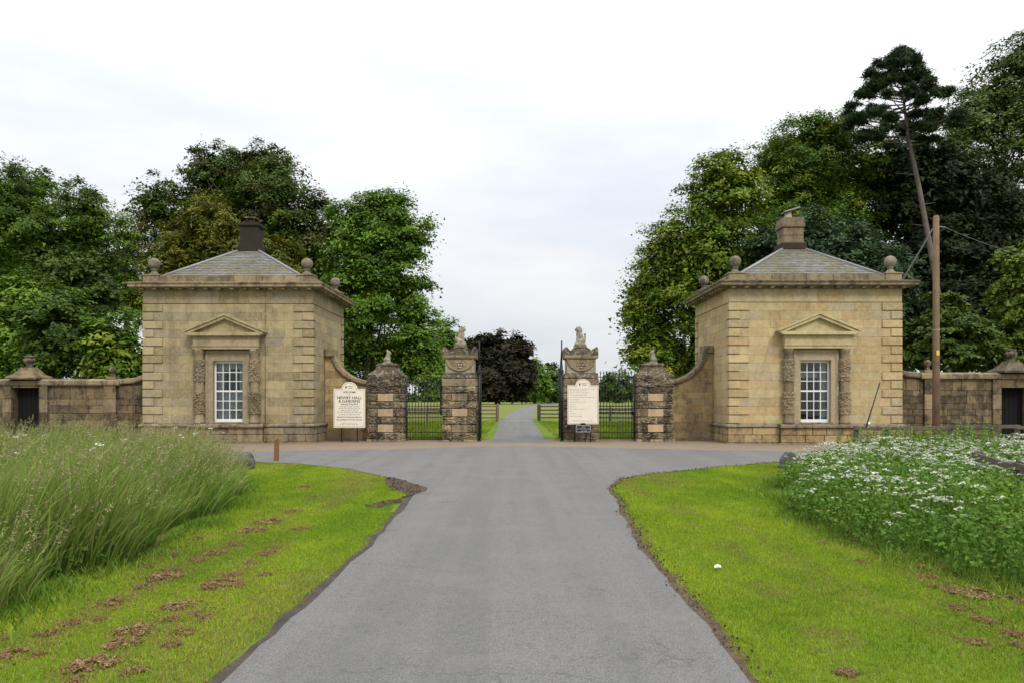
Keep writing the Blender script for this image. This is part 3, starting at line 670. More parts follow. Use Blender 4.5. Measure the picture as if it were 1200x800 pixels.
def outer_pier(x, s, label, seed):
    w = 1.40; P = thing('outer_gate_pier', (x, GY + w/2, 0), label, 'gate pier', 'stone piers of the gateway')
    MB().box(-w/2+.05, w/2-.05, -w/2+.05, w/2-.05, 0, 2.14).build('core', 'cap', P)
    put('base_course', block_mesh(w+.06, w+.06, .09, 'verm', .01), P, (0, 0, .045))
    for k, (a, b) in enumerate(OROWS): course(P, w, w, a, b, k in (1, 3, 5), seed + k)
    sqloft([(.70, 2.125), (.725, 2.16), (.73, 2.21), (.725, 2.26), (.71, 2.32), (.70, 2.38), (.70, 2.43), (.71, 2.48), (.71, 2.53), (.69, 2.58), (.62, 2.63), (.54, 2.70), (.44, 2.78), (.38, 2.88), (.37, 2.92)], .04, 16, seed).build('cap', 'cap', P)
    sqloft([(.34, 2.90), (.40, 2.94), (.41, 3.0), (.33, 3.04)], .012, 6, seed+1).build('cap_slab', 'cap', P)
    return P
def inner_pier(x, label, seed, dim):
    w = 1.32; P = thing('inner_gate_pier', (x, GY + w/2, 0), label, 'gate pier', 'stone piers of the gateway')
    MB().box(-w/2+.05, w/2-.05, -w/2+.05, w/2-.05, 0, 2.16).build('core', 'cap', P)
    put('base_course', block_mesh(w+.06, w+.06, .06, 'verm', .01), P, (0, 0, .03))
    rows = [(.065, .322), (.358, .642), (.678, .942), (.978, 1.272), (1.308, 1.552), (1.588, 1.862), (1.898, 2.135)]
    for k, (a, b) in enumerate(rows): course(P, w, w, a, b, k in (1, 3, 5), seed + k, 'trim' if (k == 1 or k == 5) else 'panel')
    sqloft([(.67, 2.15), (.675, 2.17), (.67, 2.42), (.66, 2.435)], .007, 6, seed).build('plain_course', 'trim', P)
    sqloft([(.60, 2.44), (.66, 2.46), (.66, 2.52), (.62, 2.58), (.62, 2.655), (.58, 2.665)], .007, 6, seed+1).build('dark_band', 'cap', P)
    MB().box(-.565, .565, -.565, .565, 2.66, 3.20, .01).build('shield_block', 'shieldstone', P)
    # half-round carved shield with its crest
    for a in (0, 180):
        sh = MB(); n = 18; rim = [(math.cos(R(180 + 180*i/n)), math.sin(R(180 + 180*i/n))) for i in range(n+1)]
        sh.prism([(x_*.52, 3.185 + z_*.44) for x_, z_ in rim], -.60, -.55)
        sh.tube([(x_*.52, -.60, 3.185 + z_*.44) for x_, z_ in rim], .032, 6)
        o = sh.build('shield', 'trim', P); o.rotation_euler = (0, 0, R(a))
        cr = MB(); r = random.Random(seed)
        for (cx_, cz_, w_, h_) in ((-.12, 3.06, .06, .05), (.0, 3.08, .05, .06), (.11, 3.06, .06, .05), (-.15, 2.96, .05, .06), (.15, 2.97, .05, .06), (-.05, 2.97, .06, .07), (.06, 2.96, .06, .07), (.0, 2.87, .12, .04)):
            cr.lathe([(w_*.9, 0), (w_*.6, .03), (w_*.1, .045)], 8, (0, 0, 0)); nn = 24
            for q in range(len(cr.v) - nn, len(cr.v)): vx, vy, vz = cr.v[q]; cr.v[q] = (cx_ + vx, -.598 - vz, cz_ + vy*h_/w_)
        c_ = cr.build('crest', 'shieldstone', o)
    sqloft([(.57, 3.20), (.64, 3.22), (.66, 3.27), (.66, 3.32), (.60, 3.34)], .006, 6, seed+2).build('cornice', 'trim', P)
    # ears at the corners
    for sx_ in (-1, 1):
        pts = [(sx_*.66, 3.31), (sx_*.66, 3.52), (sx_*.65, 3.62), (sx_*.60, 3.67), (sx_*.54, 3.64), (sx_*.46, 3.55), (sx_*.38, 3.45), (sx_*.34, 3.31)]
        for sy_ in (-1, 1): MB().prism(pts, sy_*.64, sy_*.34).build('corner_ear', 'cap', P)
    arc = [(.46*math.cos(R(180*i/16)), 3.32 + .34*math.sin(R(180*i/16))) for i in range(17)]
    for sy_ in (-1, 1):
        a_ = MB().prism(arc, sy_*.60, sy_*.3)
        a_.tube([(x_*1.0, sy_*.60, z_) for x_, z_ in arc], .03, 6); a_.build('arched_pediment', 'cap', P)
    sqloft([(.42, 3.31), (.40, 3.5), (.26, 3.64), (.24, 3.72), (.235, 3.76)], .012, 6, seed+3).build('statue_plinth', 'cap', P)
    return P
outer_pier(XA - 5.24, -1, 'squat rough stone pier beside the welcome sign, next to the soot-chimney lodge', 11)
outer_pier(XA + 5.24, 1, 'squat rough stone pier with a yellow plant growing on its cap', 51)
inner_pier(XA - 2.36, 'tall stone gate pier with carved shield, its front left bare', 91, False)
inner_pier(XA + 2.36, 'tall stone gate pier with carved shield, half hidden by the cream notice', 131, True)
def statue(me, name, x, s, z, label, cat, group, sc=1.0):
    o = bpy.data.objects.new(name, me); o.location = (x, GY + .66, z); o.rotation_euler = (0, 0, 0 if s > 0 else R(180)); o.scale = (sc, sc, sc)
    link(o); return tag(o, label, cat, group)
statue(LION, 'lion_statue', XA - 2.36, 1, 3.755, 'stone seated lion on the tall pier with the bare front', 'statue', 'carved beasts on the piers')
statue(LION, 'lion_statue', XA + 2.36, -1, 3.755, 'stone seated lion on the tall pier behind the cream notice', 'statue', 'carved beasts on the piers')
statue(BEAST, 'beast_finial', XA - 5.24, 1, 3.035, 'small worn stone beast on the squat pier by the welcome sign', 'statue', 'carved beasts on the piers', 1.05)
statue(BEAST, 'beast_finial', XA + 5.24, -1, 3.035, 'small worn stone beast on the squat pier with the yellow plant', 'statue', 'carved beasts on the piers', 1.05)

def rod(r, L, seg=6): 
    key = ('rod', r, round(L, 3), seg)
    if key not in _bc: _bc[key] = MB().tube([(0, 0, 0), (0, 0, L)], r, seg).mesh('rod', 'iron')
    return _bc[key]
def side_gate(x0, x1, label, top):
    G = thing('side_gate', ((x0+x1)/2, GY + .68, 0), label, 'gate', 'iron side gates'); w = (x1 - x0)/2 - .02
    for sx_ in (-1, 1): put('stile', rod(.026, top + .12, 8), G, (sx_*w, 0, .03))
    for z in (.12, .34, 1.12, 1.27, top): MB().box(-w, w, -.018, .018, z - .016, z + .016).build('rail', 'iron', G)
    n = 12
    for k in range(1, n):
        x = -w + 2*w*k/n; put('bar', rod(.014, top + .10 - .06), G, (x, 0, .06))
        MB().lathe([(.012, 0), (.026, .05), (.002, .15)], 6, (x, 0, top + .10)).build('spear_tip', 'iron', G)
    for k in range(n): put('short_bar', rod(.012, 1.08), G, (-w + 2*w*(k+.5)/n, 0, .06))
    for k in range(6):
        xc = -w + 2*w*(k+.5)/6
        MB().tube([(xc + .062*math.cos(R(a)), 0, 1.195 + .062*math.sin(R(a))) for a in range(0, 361, 30)], .008, 5).build('ring', 'iron', G)
    MB().box(w - .12, w - .0, -.05, .05, 1.02, 1.16, .01).build('lock_box', 'iron', G)
    return G
side_gate(XA - 4.54, XA - 3.03, 'closed black iron pedestrian gate nearest the welcome sign', 2.30)
side_gate(XA + 3.03, XA + 4.54, 'closed black iron pedestrian gate between the cream notice and squat pier', 2.52)
def main_leaf(x, s, label):
    G = thing('main_gate_leaf', (x, GY + .10, 0), label, 'gate', 'open leaves of the main iron gates')
    put('hanging_stile', rod(.045, 2.95, 8), G, (0, 0, .03)); put('upper_stile', rod(.028, .95, 8), G, (0, 0, 2.95))
    W_ = 1.62; put('closing_stile', rod(.03, 2.75, 8), G, (0, W_, .05))
    for z in (.14, .40, 1.15, 1.32, 2.55): MB().box(-.018, .018, 0, W_, z-.018, z+.018).build('rail', 'iron', G)
    MB().tube([(0, 0, 3.75), (0, .35, 3.35), (0, .8, 3.0), (0, 1.25, 2.82), (0, W_, 2.78)], .02, 6).build('scroll_rail', 'iron', G)
    for k in range(1, 14):
        y = W_*k/14; t = y/W_; tp = 2.78 + .97*(1 - t)**2.4
        put('bar', rod(.0115, round(tp - .12, 2)), G, (0, y, .1))
    for k in range(14): put('short_bar', rod(.010, 1.2), G, (0, W_*(k+.5)/14, .1))
    MB().box(-.07, .07, -.07, .07, 0, .06, .01).build('pivot_shoe', 'iron', G); MB().box(-.075, .075, -.075, .075, 2.64, 2.78, .01).build('hinge_collar', 'iron', G)
    return G
main_leaf(XA - 1.60, -1, 'open leaf of the main iron gate folded back against the bare-fronted pier')
main_leaf(XA + 1.60, 1, 'open leaf of the main iron gate folded back beside the cream notice')

# ------------------------------------------------------------------ curved wing walls
WY = 33.0
def wing_wall(s, xo, xi, label, seed, zhi, zlo):
    """xi: at the pier, xo: at the lodge side (both distances from the axis)"""
    Wt = thing('wing_wall', (XA, WY, 0), label, 'wall', 'curved wing walls'); L = xo - xi
    def top(u):                                             # u: 0 at pier .. 1 at lodge; a concave quarter sweep
        u = min(1, max(0, u/0.80)); return zlo + (zhi - zlo - .0)*(1 - math.sqrt(max(0, 1 - u*u)))
    n = 22; us = [i/n for i in range(n+1)]
    pts = [(s*(xi + L*u), top(u) - .16) for u in us]
    wall = MB().prism([(s*xi, 0)] + pts + [(s*xo, 0)], .02, .42).build('wall', 'wing', Wt)
    r = random.Random(seed); z = .10
    put('base_stone', block_mesh(L - .01, .12, .095, 'trim', .01), wall, (s*(xi + L/2), -.0, .05))
    while z < zhi - .4:
        hz = r.choice((.26, .29, .32)); u = 0.0
        for lim in [0]:
            # where the sweep is above this course
            a = 0.0
            while a < 1 and top(a) - .20 < z + hz: a += .01
            x = xi + L*a
            while x < xo - .02:
                w = round(r.uniform(.45, .85), 2)
                if xo - (x + w) < .3: w = xo - x
                put('wall_stone', block_mesh(w - .006, .05, hz - .006, 'wing', .004), wall, (s*(x + w/2), .012 + r.uniform(-.004, .004), z + hz/2)); x += w
        z += hz
    # coping that follows the sweep
    cp = MB(); m_ = len(us); vs = []
    for u in us:
        e = .004; du = (top(min(.8, u+e)) - top(max(0, u-e)))/(L*2*e) if u < .8 else (top(.8) - top(.79))/(L*.01)
        du = min(du, 6); nn = Vector((-du*s, 0, 1)).normalized(); c = Vector((s*(xi + L*u), 0, top(u)))
        if u > .8: nn = Vector((0, 0, 1))
        for dy, dn in ((-.09, -.16), (-.12, -.11), (-.12, -.02), (-.08, .02), (.46, .02), (.46, -.16)): vs.append(c + nn*dn + Vector((0, dy, 0)))
    fs = []
    for i in range(m_-1):
        for j in range(6): fs.append((i*6+j, (i+1)*6+j, (i+1)*6+(j+1) % 6, i*6+(j+1) % 6))
    fs += [list(range(6)), list(range((m_-1)*6, m_*6))[::-1]]
    cp.add(vs, fs).build('coping', 'cornice', Wt)
    MB().box(s*(xo - .42), s*(xo + .0), -.14, .48, zhi - .26, zhi + .03, .015).build('end_block', 'cornice', Wt)
wing_wall(-1, 7.80, 5.93, 'curved buff wing wall sweeping up behind the welcome sign', 5, 3.60, 2.36)
wing_wall(1, 7.70, 5.93, 'curved buff wing wall sweeping up beside the yellow-planted pier', 6, 3.74, 2.40)

# ------------------------------------------------------------------ garden walls outside the lodges
def garden_wall(s, label, seed, ztop):
    GW = thing('garden_wall', (XA, 33.3, 0), label, 'wall', 'garden walls beyond the lodges')
    x0, xp, d0, d1, x1 = 14.1, 16.75, 19.35, 20.45, 27.0; zt = ztop - .26
    w = MB(); 
    for a, b in ((x0, d0), (d1, x1)): w.box(s*a, s*b, .03, .40, 0, zt)
    w.box(s*d0, s*d1, .03, .40, 2.10, zt); w.prism([(s*x0, zt), (s*16.0, zt), (s*15.5, zt + .12), (s*15.0, zt + .30), (s*14.55, zt + .60), (s*x0, zt + .95)], .03, .40)
    wall = w.build('wall', 'wallstone', GW)
    z = 0.0; r = random.Random(seed); zs = [0.0]
    while zs[-1] < zt - .3: zs.append(zs[-1] + r.choice((.22, .27, .31)))
    zs[-1] = zt
    for a, b in ((x0, 16.25), (16.75, d0), (d1, 24.0)):
        rows_of_blocks(wall, 'wall_stone', 'wallstone', lambda k: min(s*a, s*b), lambda k: max(s*a, s*b), zs, lambda u, z_, d: ((u, .022 + d, z_), 0), .32, .80, seed + int(a), th=.08, gap=.012, ch=.01, prot=.010)
    # pilasters
    for xc in (16.5, d0 - .18, d1 + .18):
        pw = .50 if xc == 16.5 else .34
        for k in range(4): put('pilaster_stone', block_mesh(pw, .24, zt/4 - .012, 'trim' if k == 2 else 'wallstone', .012), GW, (s*xc, .0 + r.uniform(-.006, .006), zt*(k+.5)/4))
    # coping in lengths
    x = 16.1
    while x < x1:
        L = r.uniform(.9, 1.4); MB().prism([(-.16, zt), (-.18, zt + .05), (-.18, zt + .18), (.05, ztop), (.38, ztop), (.56, zt + .18), (.56, zt)], s*x, s*(x + L - .01), 'x').build('coping_stone', 'cornice', GW); x += L
    sw = [(x0, zt + .95), (14.4, zt + .73), (14.75, zt + .45), (15.1, zt + .24), (15.55, zt + .09), (16.1, zt + .04)]
    cp = MB(); vs = []; m_ = len(sw)
    for i, (xx, zz) in enumerate(sw):
        for dy, dz in ((-.12, 0), (-.15, .05), (-.15, .17), (.0, .22), (.50, .22), (.50, 0)): vs.append((s*xx, dy, zz + dz))
    cp.add(vs, [(i*6+j, (i+1)*6+j, (i+1)*6+(j+1) % 6, i*6+(j+1) % 6) for i in range(m_-1) for j in range(6)] + [list(range(6)), list(range((m_-1)*6, m_*6))[::-1]]).build('ramped_coping', 'cornice', GW)
    # doorway
    MB().box(s*d0, s*d1, -.10, .42, 2.10, zt + .001, .01).build('lintel', 'wallstone', GW)
    dr = MB(); n = 6
    added_door = MB().box(s*(d0-.02), s*(d1+.02), .37, .40, 0, 2.12).build('added_door', 'doorway_shade', GW)  # added door, coloured black to give the opening its darkness
    for k in range(n):
        a = d0 + (d1 - d0)*k/n; MB().box(s*(a+.006), s*(a + (d1-d0)/n - .006), .335, .37, .02, 2.08, .004).build('added_plank', 'doorway_shade', added_door)
    sqloft([(.62, ztop - .02), (.64, ztop + .04), (.58, ztop + .10), (.46, ztop + .16), (.30, ztop + .34), (.22, ztop + .46)], .012, 6, seed).build('urn_pedestal', 'wallstone', GW, (s*(d0+d1)/2, .2, 0))
    MB().lathe([(.15, .44), (.14, .50), (.09, .54), (.10, .58), (.20, .66), (.235, .74), (.22, .80), (.17, .84), (.21, .88), (.21, .92), (.06, .95)], 18, (s*(d0+d1)/2, .2, ztop), True, .02).build('urn', 'cap', GW)
    MB().box(s*16.3, s*16.7, -.05, .40, ztop - .03, ztop + .09, .01).build('finial_block', 'cornice', GW)
    MB().lathe([(.14, 0), (.09, .08), (.08, .14)] + [(.15*math.sin(a), .28 - .15*math.cos(a)) for a in [R(q) for q in range(34, 180, 18)]] + [(.01, .43)], 14, (s*16.5, .18, ztop + .08), True, .03).build('ball', 'cap', GW)
garden_wall(-1, 'stained stone garden wall with urn over a doorway, behind the tall grass', 21, 2.46)
garden_wall(1, 'stained stone garden wall with urn over a doorway, behind the utility pole', 22, 2.72)

# ------------------------------------------------------------------ notice boards
def board(xc, y, w, z0, z1, zarch, aw, label, legs):
    S = thing('notice_board', (xc, y, 0), label, 'sign')
    arc = [(aw/2*math.cos(R(a)), z1 + (zarch - z1)*math.sin(R(a))) for a in range(0, 181, 12)]
    def ol(i, a_=1.0): return [(-w/2+i, z0+i), (w/2-i, z0+i), (w/2-i, z1-i)] + [(px*(1 - 2*i/aw), pz - i) for px, pz in arc] + [(-w/2+i, z1-i)]
    MB().prism(ol(0), -.02, .02).build('panel', 'cream', S)
    o1, o2 = ol(.035), ol(.045); bd = MB(); n = len(o1)          # thin printed border
    bd.add([(x, -.0225, z) for x, z in o1] + [(x, -.0225, z) for x, z in o2], [(i, (i+1) % n, n + (i+1) % n, n + i) for i in range(n)])
    bd.build('printed_border', 'greyink', S)
    for x in legs: MB().tube([(x, .035, 0), (x, .035, z1 - .1)], .02, 8).build('leg', 'iron', S)
    # crest and a faded two-line name in the arch
    MB().prism([(-.15, zarch-.16), (-.10, zarch-.16), (-.10, zarch-.22), (-.125, zarch-.27), (-.15, zarch-.22)], -.023, -.021).build('printed_crest', 'ink', S)
    for k, (a, b) in enumerate(((-.06, .14), (-.02, .12))): MB().box(a, b, -.023, -.021, zarch - .165 - .055*k - .022, zarch - .165 - .055*k).build('printed_line', 'greyink', S)
    return S
def words(S, xc, z, width, hgt, m, seed, align='c'):
    """a line of print too small to read: short strokes in word-long runs"""
    r = random.Random(seed); b = MB(); x0 = xc - width/2 if align == 'c' else xc; x = x0
    while x < x0 + width:
        wl = r.uniform(.04, .12); e = min(x + wl, x0 + width)
        while x < e:
            t = r.uniform(.25, 1.0); b.box(x, x + hgt*.34, -.023, -.021, z - hgt*.5*(.6 + .4*t), z + hgt*.5*t); x += hgt*.62
        x += hgt*.75
    b.build('printed_line', m, S)
def lettering(S, txt, z, size, m='ink', sp=1.0):
    put('lettering', text_mesh(txt, size, m, sp), S, (0, -.0225, z), (R(90), 0, 0))
m_ = 31.5/F; xc = (409.5 - 600)*m_
S1 = board(xc, 31.5, 1.20, .56, 2.04, 2.30, .60, 'cream welcome sign lettered NEWBY HALL & GARDENS on two thin legs', (-.30, .29))
lettering(S1, 'WELCOME', 1.88, .095, sp=1.1); lettering(S1, 'to', 1.79, .06)
lettering(S1, 'NEWBY HALL', 1.65, .145, sp=1.06); lettering(S1, '& GARDENS', 1.52, .145, sp=1.06)
lettering(S1, 'Opening Times 2015', 1.43, .078)
for k, (z, wd) in enumerate(((1.36, .72), (1.295, .78), (1.225, .66), (1.15, .88), (1.06, .80))): words(S1, 0, z, wd, .034, 'ink', k)
lettering(S1, 'Admission to House by guided tour', .945, .066); lettering(S1, '(last admission to Gardens 4.30 pm)', .845, .066)
for k, (z, wd) in enumerate(((.74, .60), (.68, .72))): words(S1, 0, z, wd, .03, 'greyink', 20 + k)
m_ = 31.5/F; xc = (683.2 - 600)*m_
S2 = board(xc, 31.5, 1.18, .69, 2.17, 2.41, .58, 'tall cream notice board of small print standing before the stone pier', (-.31, .29))
for k, (z, wd, c) in enumerate(((2.03, .98, 'goldink'), (1.97, .62, 'greyink'), (1.89, .70, 'greyink'), (1.80, .62, 'greyink'), (1.72, .98, 'greyink'), (1.63, .34, 'greyink'), (1.54, .62, 'greyink'), (1.45, .20, 'greyink'), (1.36, .24, 'greyink'), (1.27, .60, 'greyink'), (1.18, .12, 'greyink'), (1.09, .22, 'greyink'), (1.0, .46, 'greyink'), (.82, .80, 'greyink'))):
    words(S2, -.50 if z > .9 else -.40, z, wd, .028, c, 40 + k, 'l')
B2 = thing('hanging_sign', (xc, 31.43, 0), 'small black sign with white lettering fixed beneath the cream notice', 'sign')
MB().box(-.29, .29, -.012, .012, .38, .66, .008).build('panel', 'ink', B2)
bd = MB(); 
for a, b, c, d in ((-.27, .27, .395, .405), (-.27, .27, .635, .645), (-.27, -.26, .405, .635), (.26, .27, .405, .635)): bd.box(a, b, -.0145, -.0125, c, d)
bd.build('printed_border', 'whiteink', B2)
arc = [(.12*math.cos(R(a)), .66 + .08*math.sin(R(a))) for a in range(0, 181, 20)]; MB().prism(arc, -.012, .012).build('crest_tab', 'ink', B2)
def scrawl(S, z, x0, x1, hgt, seed):
    r = random.Random(seed); b = MB(); x = x0; y = -.0135
    while x < x1: 
        b.tube([(x, y, z - hgt*.4), (x + .012, y, z + hgt*r.uniform(.1, .5)), (x + .026, y, z - hgt*.4)], .006, 4); x += .03 if r.random() > .2 else .05
    b.build('printed_script', 'whiteink', S)
scrawl(B2, .59, -.05, .06, .05, 1); scrawl(B2, .52, -.23, .23, .075, 2); scrawl(B2, .44, -.08, .14, .05, 3)

# ------------------------------------------------------------------ utility pole, cables, bollard post, marker stones, timber fence
PX, PY = (1097 - 600)/F*30.0, 30.0
ptop = CAMH + (HY - 253)/F*30.0
P = thing('utility_pole', (PX, PY, 0), 'brown wooden utility pole with a small yellow plate beside the garden wall', 'pole')
MB().tube([(0, 0, -.1), (0, 0, ptop*.5), (0, 0, ptop - .05), (0, 0, ptop)], [.135, .12, .105, .07], 16).build('shaft', 'pole', P)
MB().box(-.055, .055, -.135, -.12, 3.22, 3.40, .004).build('plate', 'yellow', P)
MB().tube([(-.1, 0, ptop-.42), (.1, 0, ptop - .40), (.34, .0, ptop - .42)], .02, 6).build('cable_clamp', 'wire', P)
for k in range(2): MB().lathe([(.122, 0), (.122, .05)], 16, (0, 0, 2.6 + k*1.5)).build('band', 'wire', P)
def cable(a, b, sag, r, label):
    a, b = Vector(a), Vector(b); pts = [a.lerp(b, t/14) - Vector((0, 0, sag*4*(t/14)*(1 - t/14))) for t in range(15)]
    tag(MB().tube(pts, r, 6).build('cable', 'wire', None), label, 'cable')
cable((PX - .08, PY + .05, ptop - .45), (14.42, 33.2, 4.35), .05, .028, 'pale service cable running from the pole top down to the lodge wall')
cable((PX + .30, PY, ptop - .42), (PX + 14, PY + 8, ptop - .9), .5, .006, 'thin dark overhead line leading from the pole top into the trees')
bx_, by_ = gp(324, 540)
b = MB(); b.add([(-.055, -.055, 0), (.05, -.055, 0), (.05, .055, 0), (-.055, .055, 0), (-.04, -.05, .58), (.06, -.05, .60), (.06, .05, .59), (-.04, .05, .57)], [(0, 3, 2, 1), (4, 5, 6, 7), (0, 1, 5, 4), (1, 2, 6, 5), (2, 3, 7, 6), (3, 0, 4, 7)])
tag(b.build('wooden_post', 'postwood', None, (bx_, by_, -.005)), 'short orange-brown wooden post standing on the grass corner', 'post')
MARK = blob('marker', [(0, 0, .20, .26, .24, .24), (.02, 0, .34, .20, .19, .16), (-.03, 0, .08, .27, .25, .12)], .03, 'boulder')
for px, py, lb in ((288, 549.5, 'rounded grey marker stone at the end of the tall grass'), (924, 548.5, 'rounded grey marker stone at the end of the white flower bed')):
    x, y = gp(px, py); o = bpy.data.objects.new('marker_stone', MARK); o.location = (x, y, -.02); o.scale = (.85, .85, .88); link(o); tag(o, lb, 'stone', 'rounded marker stones')
def post_rail(name, pts, label, ph, rails, m, pw=.11, rh=.10, posts=None, skip_first=False):
    Fq = thing(name, (pts[0][0], pts[0][1], 0), label, 'fence'); o_ = Vector((pts[0][0], pts[0][1], 0))
    for k, (x, y) in enumerate(pts):
        r = random.Random(k * 3 + int(x * 7)); q = Vector((x, y, 0)) - o_
        p = MB().box(-pw/2, pw/2, -pw/2, pw/2, -.02, ph + r.uniform(-.02, .03), .01).build('post', m, Fq, q); p.rotation_euler = (r.uniform(-.02, .02), r.uniform(-.02, .02), r.uniform(-.1, .1))
        if k:
            a = Vector((pts[k-1][0], pts[k-1][1], 0)) - o_
            d = (q - a); L = d.length; ang = math.atan2(d.y, d.x); nn = Vector((d.y, -d.x, 0)).normalized() * (pw/2 + .02)
            for z in rails:
                rl = MB().box(-.06, L - .015, -.02, .02, -rh/2, rh/2, .006).build('rail', m, Fq, a + nn + Vector((0, 0, z + r.uniform(-.015, .015)))); rl.rotation_euler = (0, r.uniform(-.012, .012), ang)
    return Fq
post_rail('timber_fence', [(8.33, 20.0), (9.07, 20.0), (10.7, 20.2), (12.4, 20.3), (14.2, 20.4), (16, 20.5)], 'grey post and rail fence standing behind the white flowers', 1.0, (.95, .52), 'fence', .10, .085)
post_rail('timber_fence', [(7.35, 13.0), (6.72, 10.9), (6.3, 9.4)], 'grey low rail of weathered timber running through the white flowers', .84, (.77,), 'fence', .10, .09)
tag(MB().tube([at(1015, 500, 19.7), at(1031, 448, 20.1)], .016, 6).build('leaning_rod', 'iron'), 'dark thin rod leaning up from the fence by the lodge', 'rod')
tag(MB().lathe([(.03, 0), (.045, .02), (.045, .06), (.02, .08)], 10).build('white_knob', 'whitepaint', None, (8.62, 19.98, 1.02)), 'small white knob on the end of the fence rail', 'knob')
# park fences either side of the drive
def xs(a, b, n): return [a + (b-a)*k/(n-1) for k in range(n)]
post_rail('park_fence', [(x, 60 + (x+1.0)*-.05) for x in xs(-1.05, -13, 8)], 'tan post and rail park fence on the copper beech side of the drive', 1.2, (.30, .58, .86, 1.12), 'fence2', .13, .10)
post_rail('park_fence', [(x, 60 + (x-2)*.05) for x in xs(2.0, 14, 8)], 'greyer post and rail park fence on the drive side opposite the copper beech', 1.2, (.30, .58, .86, 1.12), 'fence', .13, .10)
post_rail('park_fence', [(2.0, 60.4), (2.05, 64), (2.15, 68)], 'short dark run of park fence following the drive edge', 1.25, (.3, .6, .9, 1.15), 'fence', .15, .11)
post_rail('park_fence', [(-1.1, 60.4), (-1.15, 64), (-1.15, 68)], 'short tan run of park fence following the drive edge', 1.25, (.3, .6, .9, 1.15), 'fence2', .15, .11)
x, y = gp(841, 668)
sc1 = MB().add([(-.03, -.02, 0), (.03, -.02, .004), (.035, .02, .018), (0, .022, .03), (-.03, .018, .012)], [(0, 1, 2, 3, 4)]).add([(-.03, -.02, .001), (0, -.03, .02), (.03, -.02, .005)], [(0, 1, 2)])
tag(sc1.build('paper_scrap', 'scrap', None, (x, y, .03)), 'scrap of white litter lying on the grass verge', 'litter')

# ------------------------------------------------------------------ trees
def leaf_quads(c, nrm, size, asp, r):
    """diamond leaves, folded a little: c (n,3) centres, nrm (n,3) facing, size (n,)"""
    n = len(c); nrm = nrm / (np.linalg.norm(nrm, axis=1, keepdims=True) + 1e-9)
    t = r.normal(size=(n, 3)); t -= (t*nrm).sum(1, keepdims=True)*nrm; t /= np.linalg.norm(t, axis=1, keepdims=True) + 1e-9
    b = np.cross(nrm, t); s = size[:, None]
    v = np.empty((n, 4, 3)); fold = r.uniform(-.12, .25, (n, 1))*s
    v[:, 0] = c - t*s*.5; v[:, 1] = c + b*s*.5*asp + nrm*fold; v[:, 2] = c + t*s*.5 - nrm*s*.1; v[:, 3] = c - b*s*.5*asp + nrm*fold
    return v.reshape(-1, 3)
def leaf_tris(c, nrm, size, asp, r):
    n = len(c); nrm = nrm / (np.linalg.norm(nrm, axis=1, keepdims=True) + 1e-9)
    t = r.normal(size=(n, 3)); t -= (t*nrm).sum(1, keepdims=True)*nrm; t /= np.linalg.norm(t, axis=1, keepdims=True) + 1e-9
    b = np.cross(nrm, t); s = size[:, None]; v = np.empty((n, 3, 3))
    v[:, 0] = c - t*s*.35 - b*s*.55*asp; v[:, 1] = c - t*s*.35 + b*s*.55*asp; v[:, 2] = c + t*s*.65 - nrm*s*.12
    return v.reshape(-1, 3)
def crown_mesh(name, lobes, csize, nleaf, lsize, cols, seed, dens=1.5, asp=.62, flat_=.5, up=.7, shell=.38, m='leaf'):
    """lobes: (cx,cy,cz,rx,ry,rz); clumps of leaves gathered towards the outside of every lobe"""
    r = np.random.default_rng(seed); C = []; Nn = []; inner = []
    for (cx, cy, cz, rx, ry, rz) in lobes:
        area = 4*math.pi*(((rx*ry)**1.6 + (rx*rz)**1.6 + (ry*rz)**1.6)/3)**(1/1.6)
        for dn, sh_, q in ((dens, shell*.6, 0), (dens*.45, .9, 1)):
            k = max(4, int(area/(math.pi*csize**2)*dn)); d = r.normal(size=(k, 3)); d /= np.linalg.norm(d, axis=1, keepdims=True)
            rad = r.random(k)**sh_ * (1 + .10*r.normal(size=k))*(.8 if q else 1)
            p = np.array([cx, cy, cz]) + d*rad[:, None]*np.array([rx, ry, rz]); C.append(p); Nn.append(d); inner.append(np.full(k, q))
    C = np.concatenate(C); Nn = np.concatenate(Nn); inner = np.concatenate(inner); k = len(C)
    cc = np.array(cols)[r.integers(0, len(cols), k)] * r.uniform(.78, 1.22, (k, 1)); cs = csize*r.uniform(.55, 1.35, k)
    P_ = np.repeat(C, nleaf, 0); off = r.normal(size=(k*nleaf, 3)); off *= (np.repeat(cs, nleaf)*.5)[:, None]*np.array([1, 1, flat_])
    nv = r.normal(size=(k*nleaf, 3))*.33 + np.repeat(Nn, nleaf, 0)*.5 + np.array([0, 0, up]); P_ = P_ + off
    P_[:, 2] -= (off[:, 0]**2 + off[:, 1]**2)/(np.repeat(cs, nleaf)) * .3       # clumps droop at their rims
    v = leaf_tris(P_, nv, lsize*r.uniform(.65, 1.35, k*nleaf)*np.repeat(1 + .5*inner, nleaf), asp, r)
    col = np.repeat(cc, nleaf, 0)*r.uniform(.9, 1.1, (k*nleaf, 1)); col = np.repeat(col, 3, 0)
    return fast_mesh(name, v, 3, m, col, faces=[(0, 1, 2)]), C
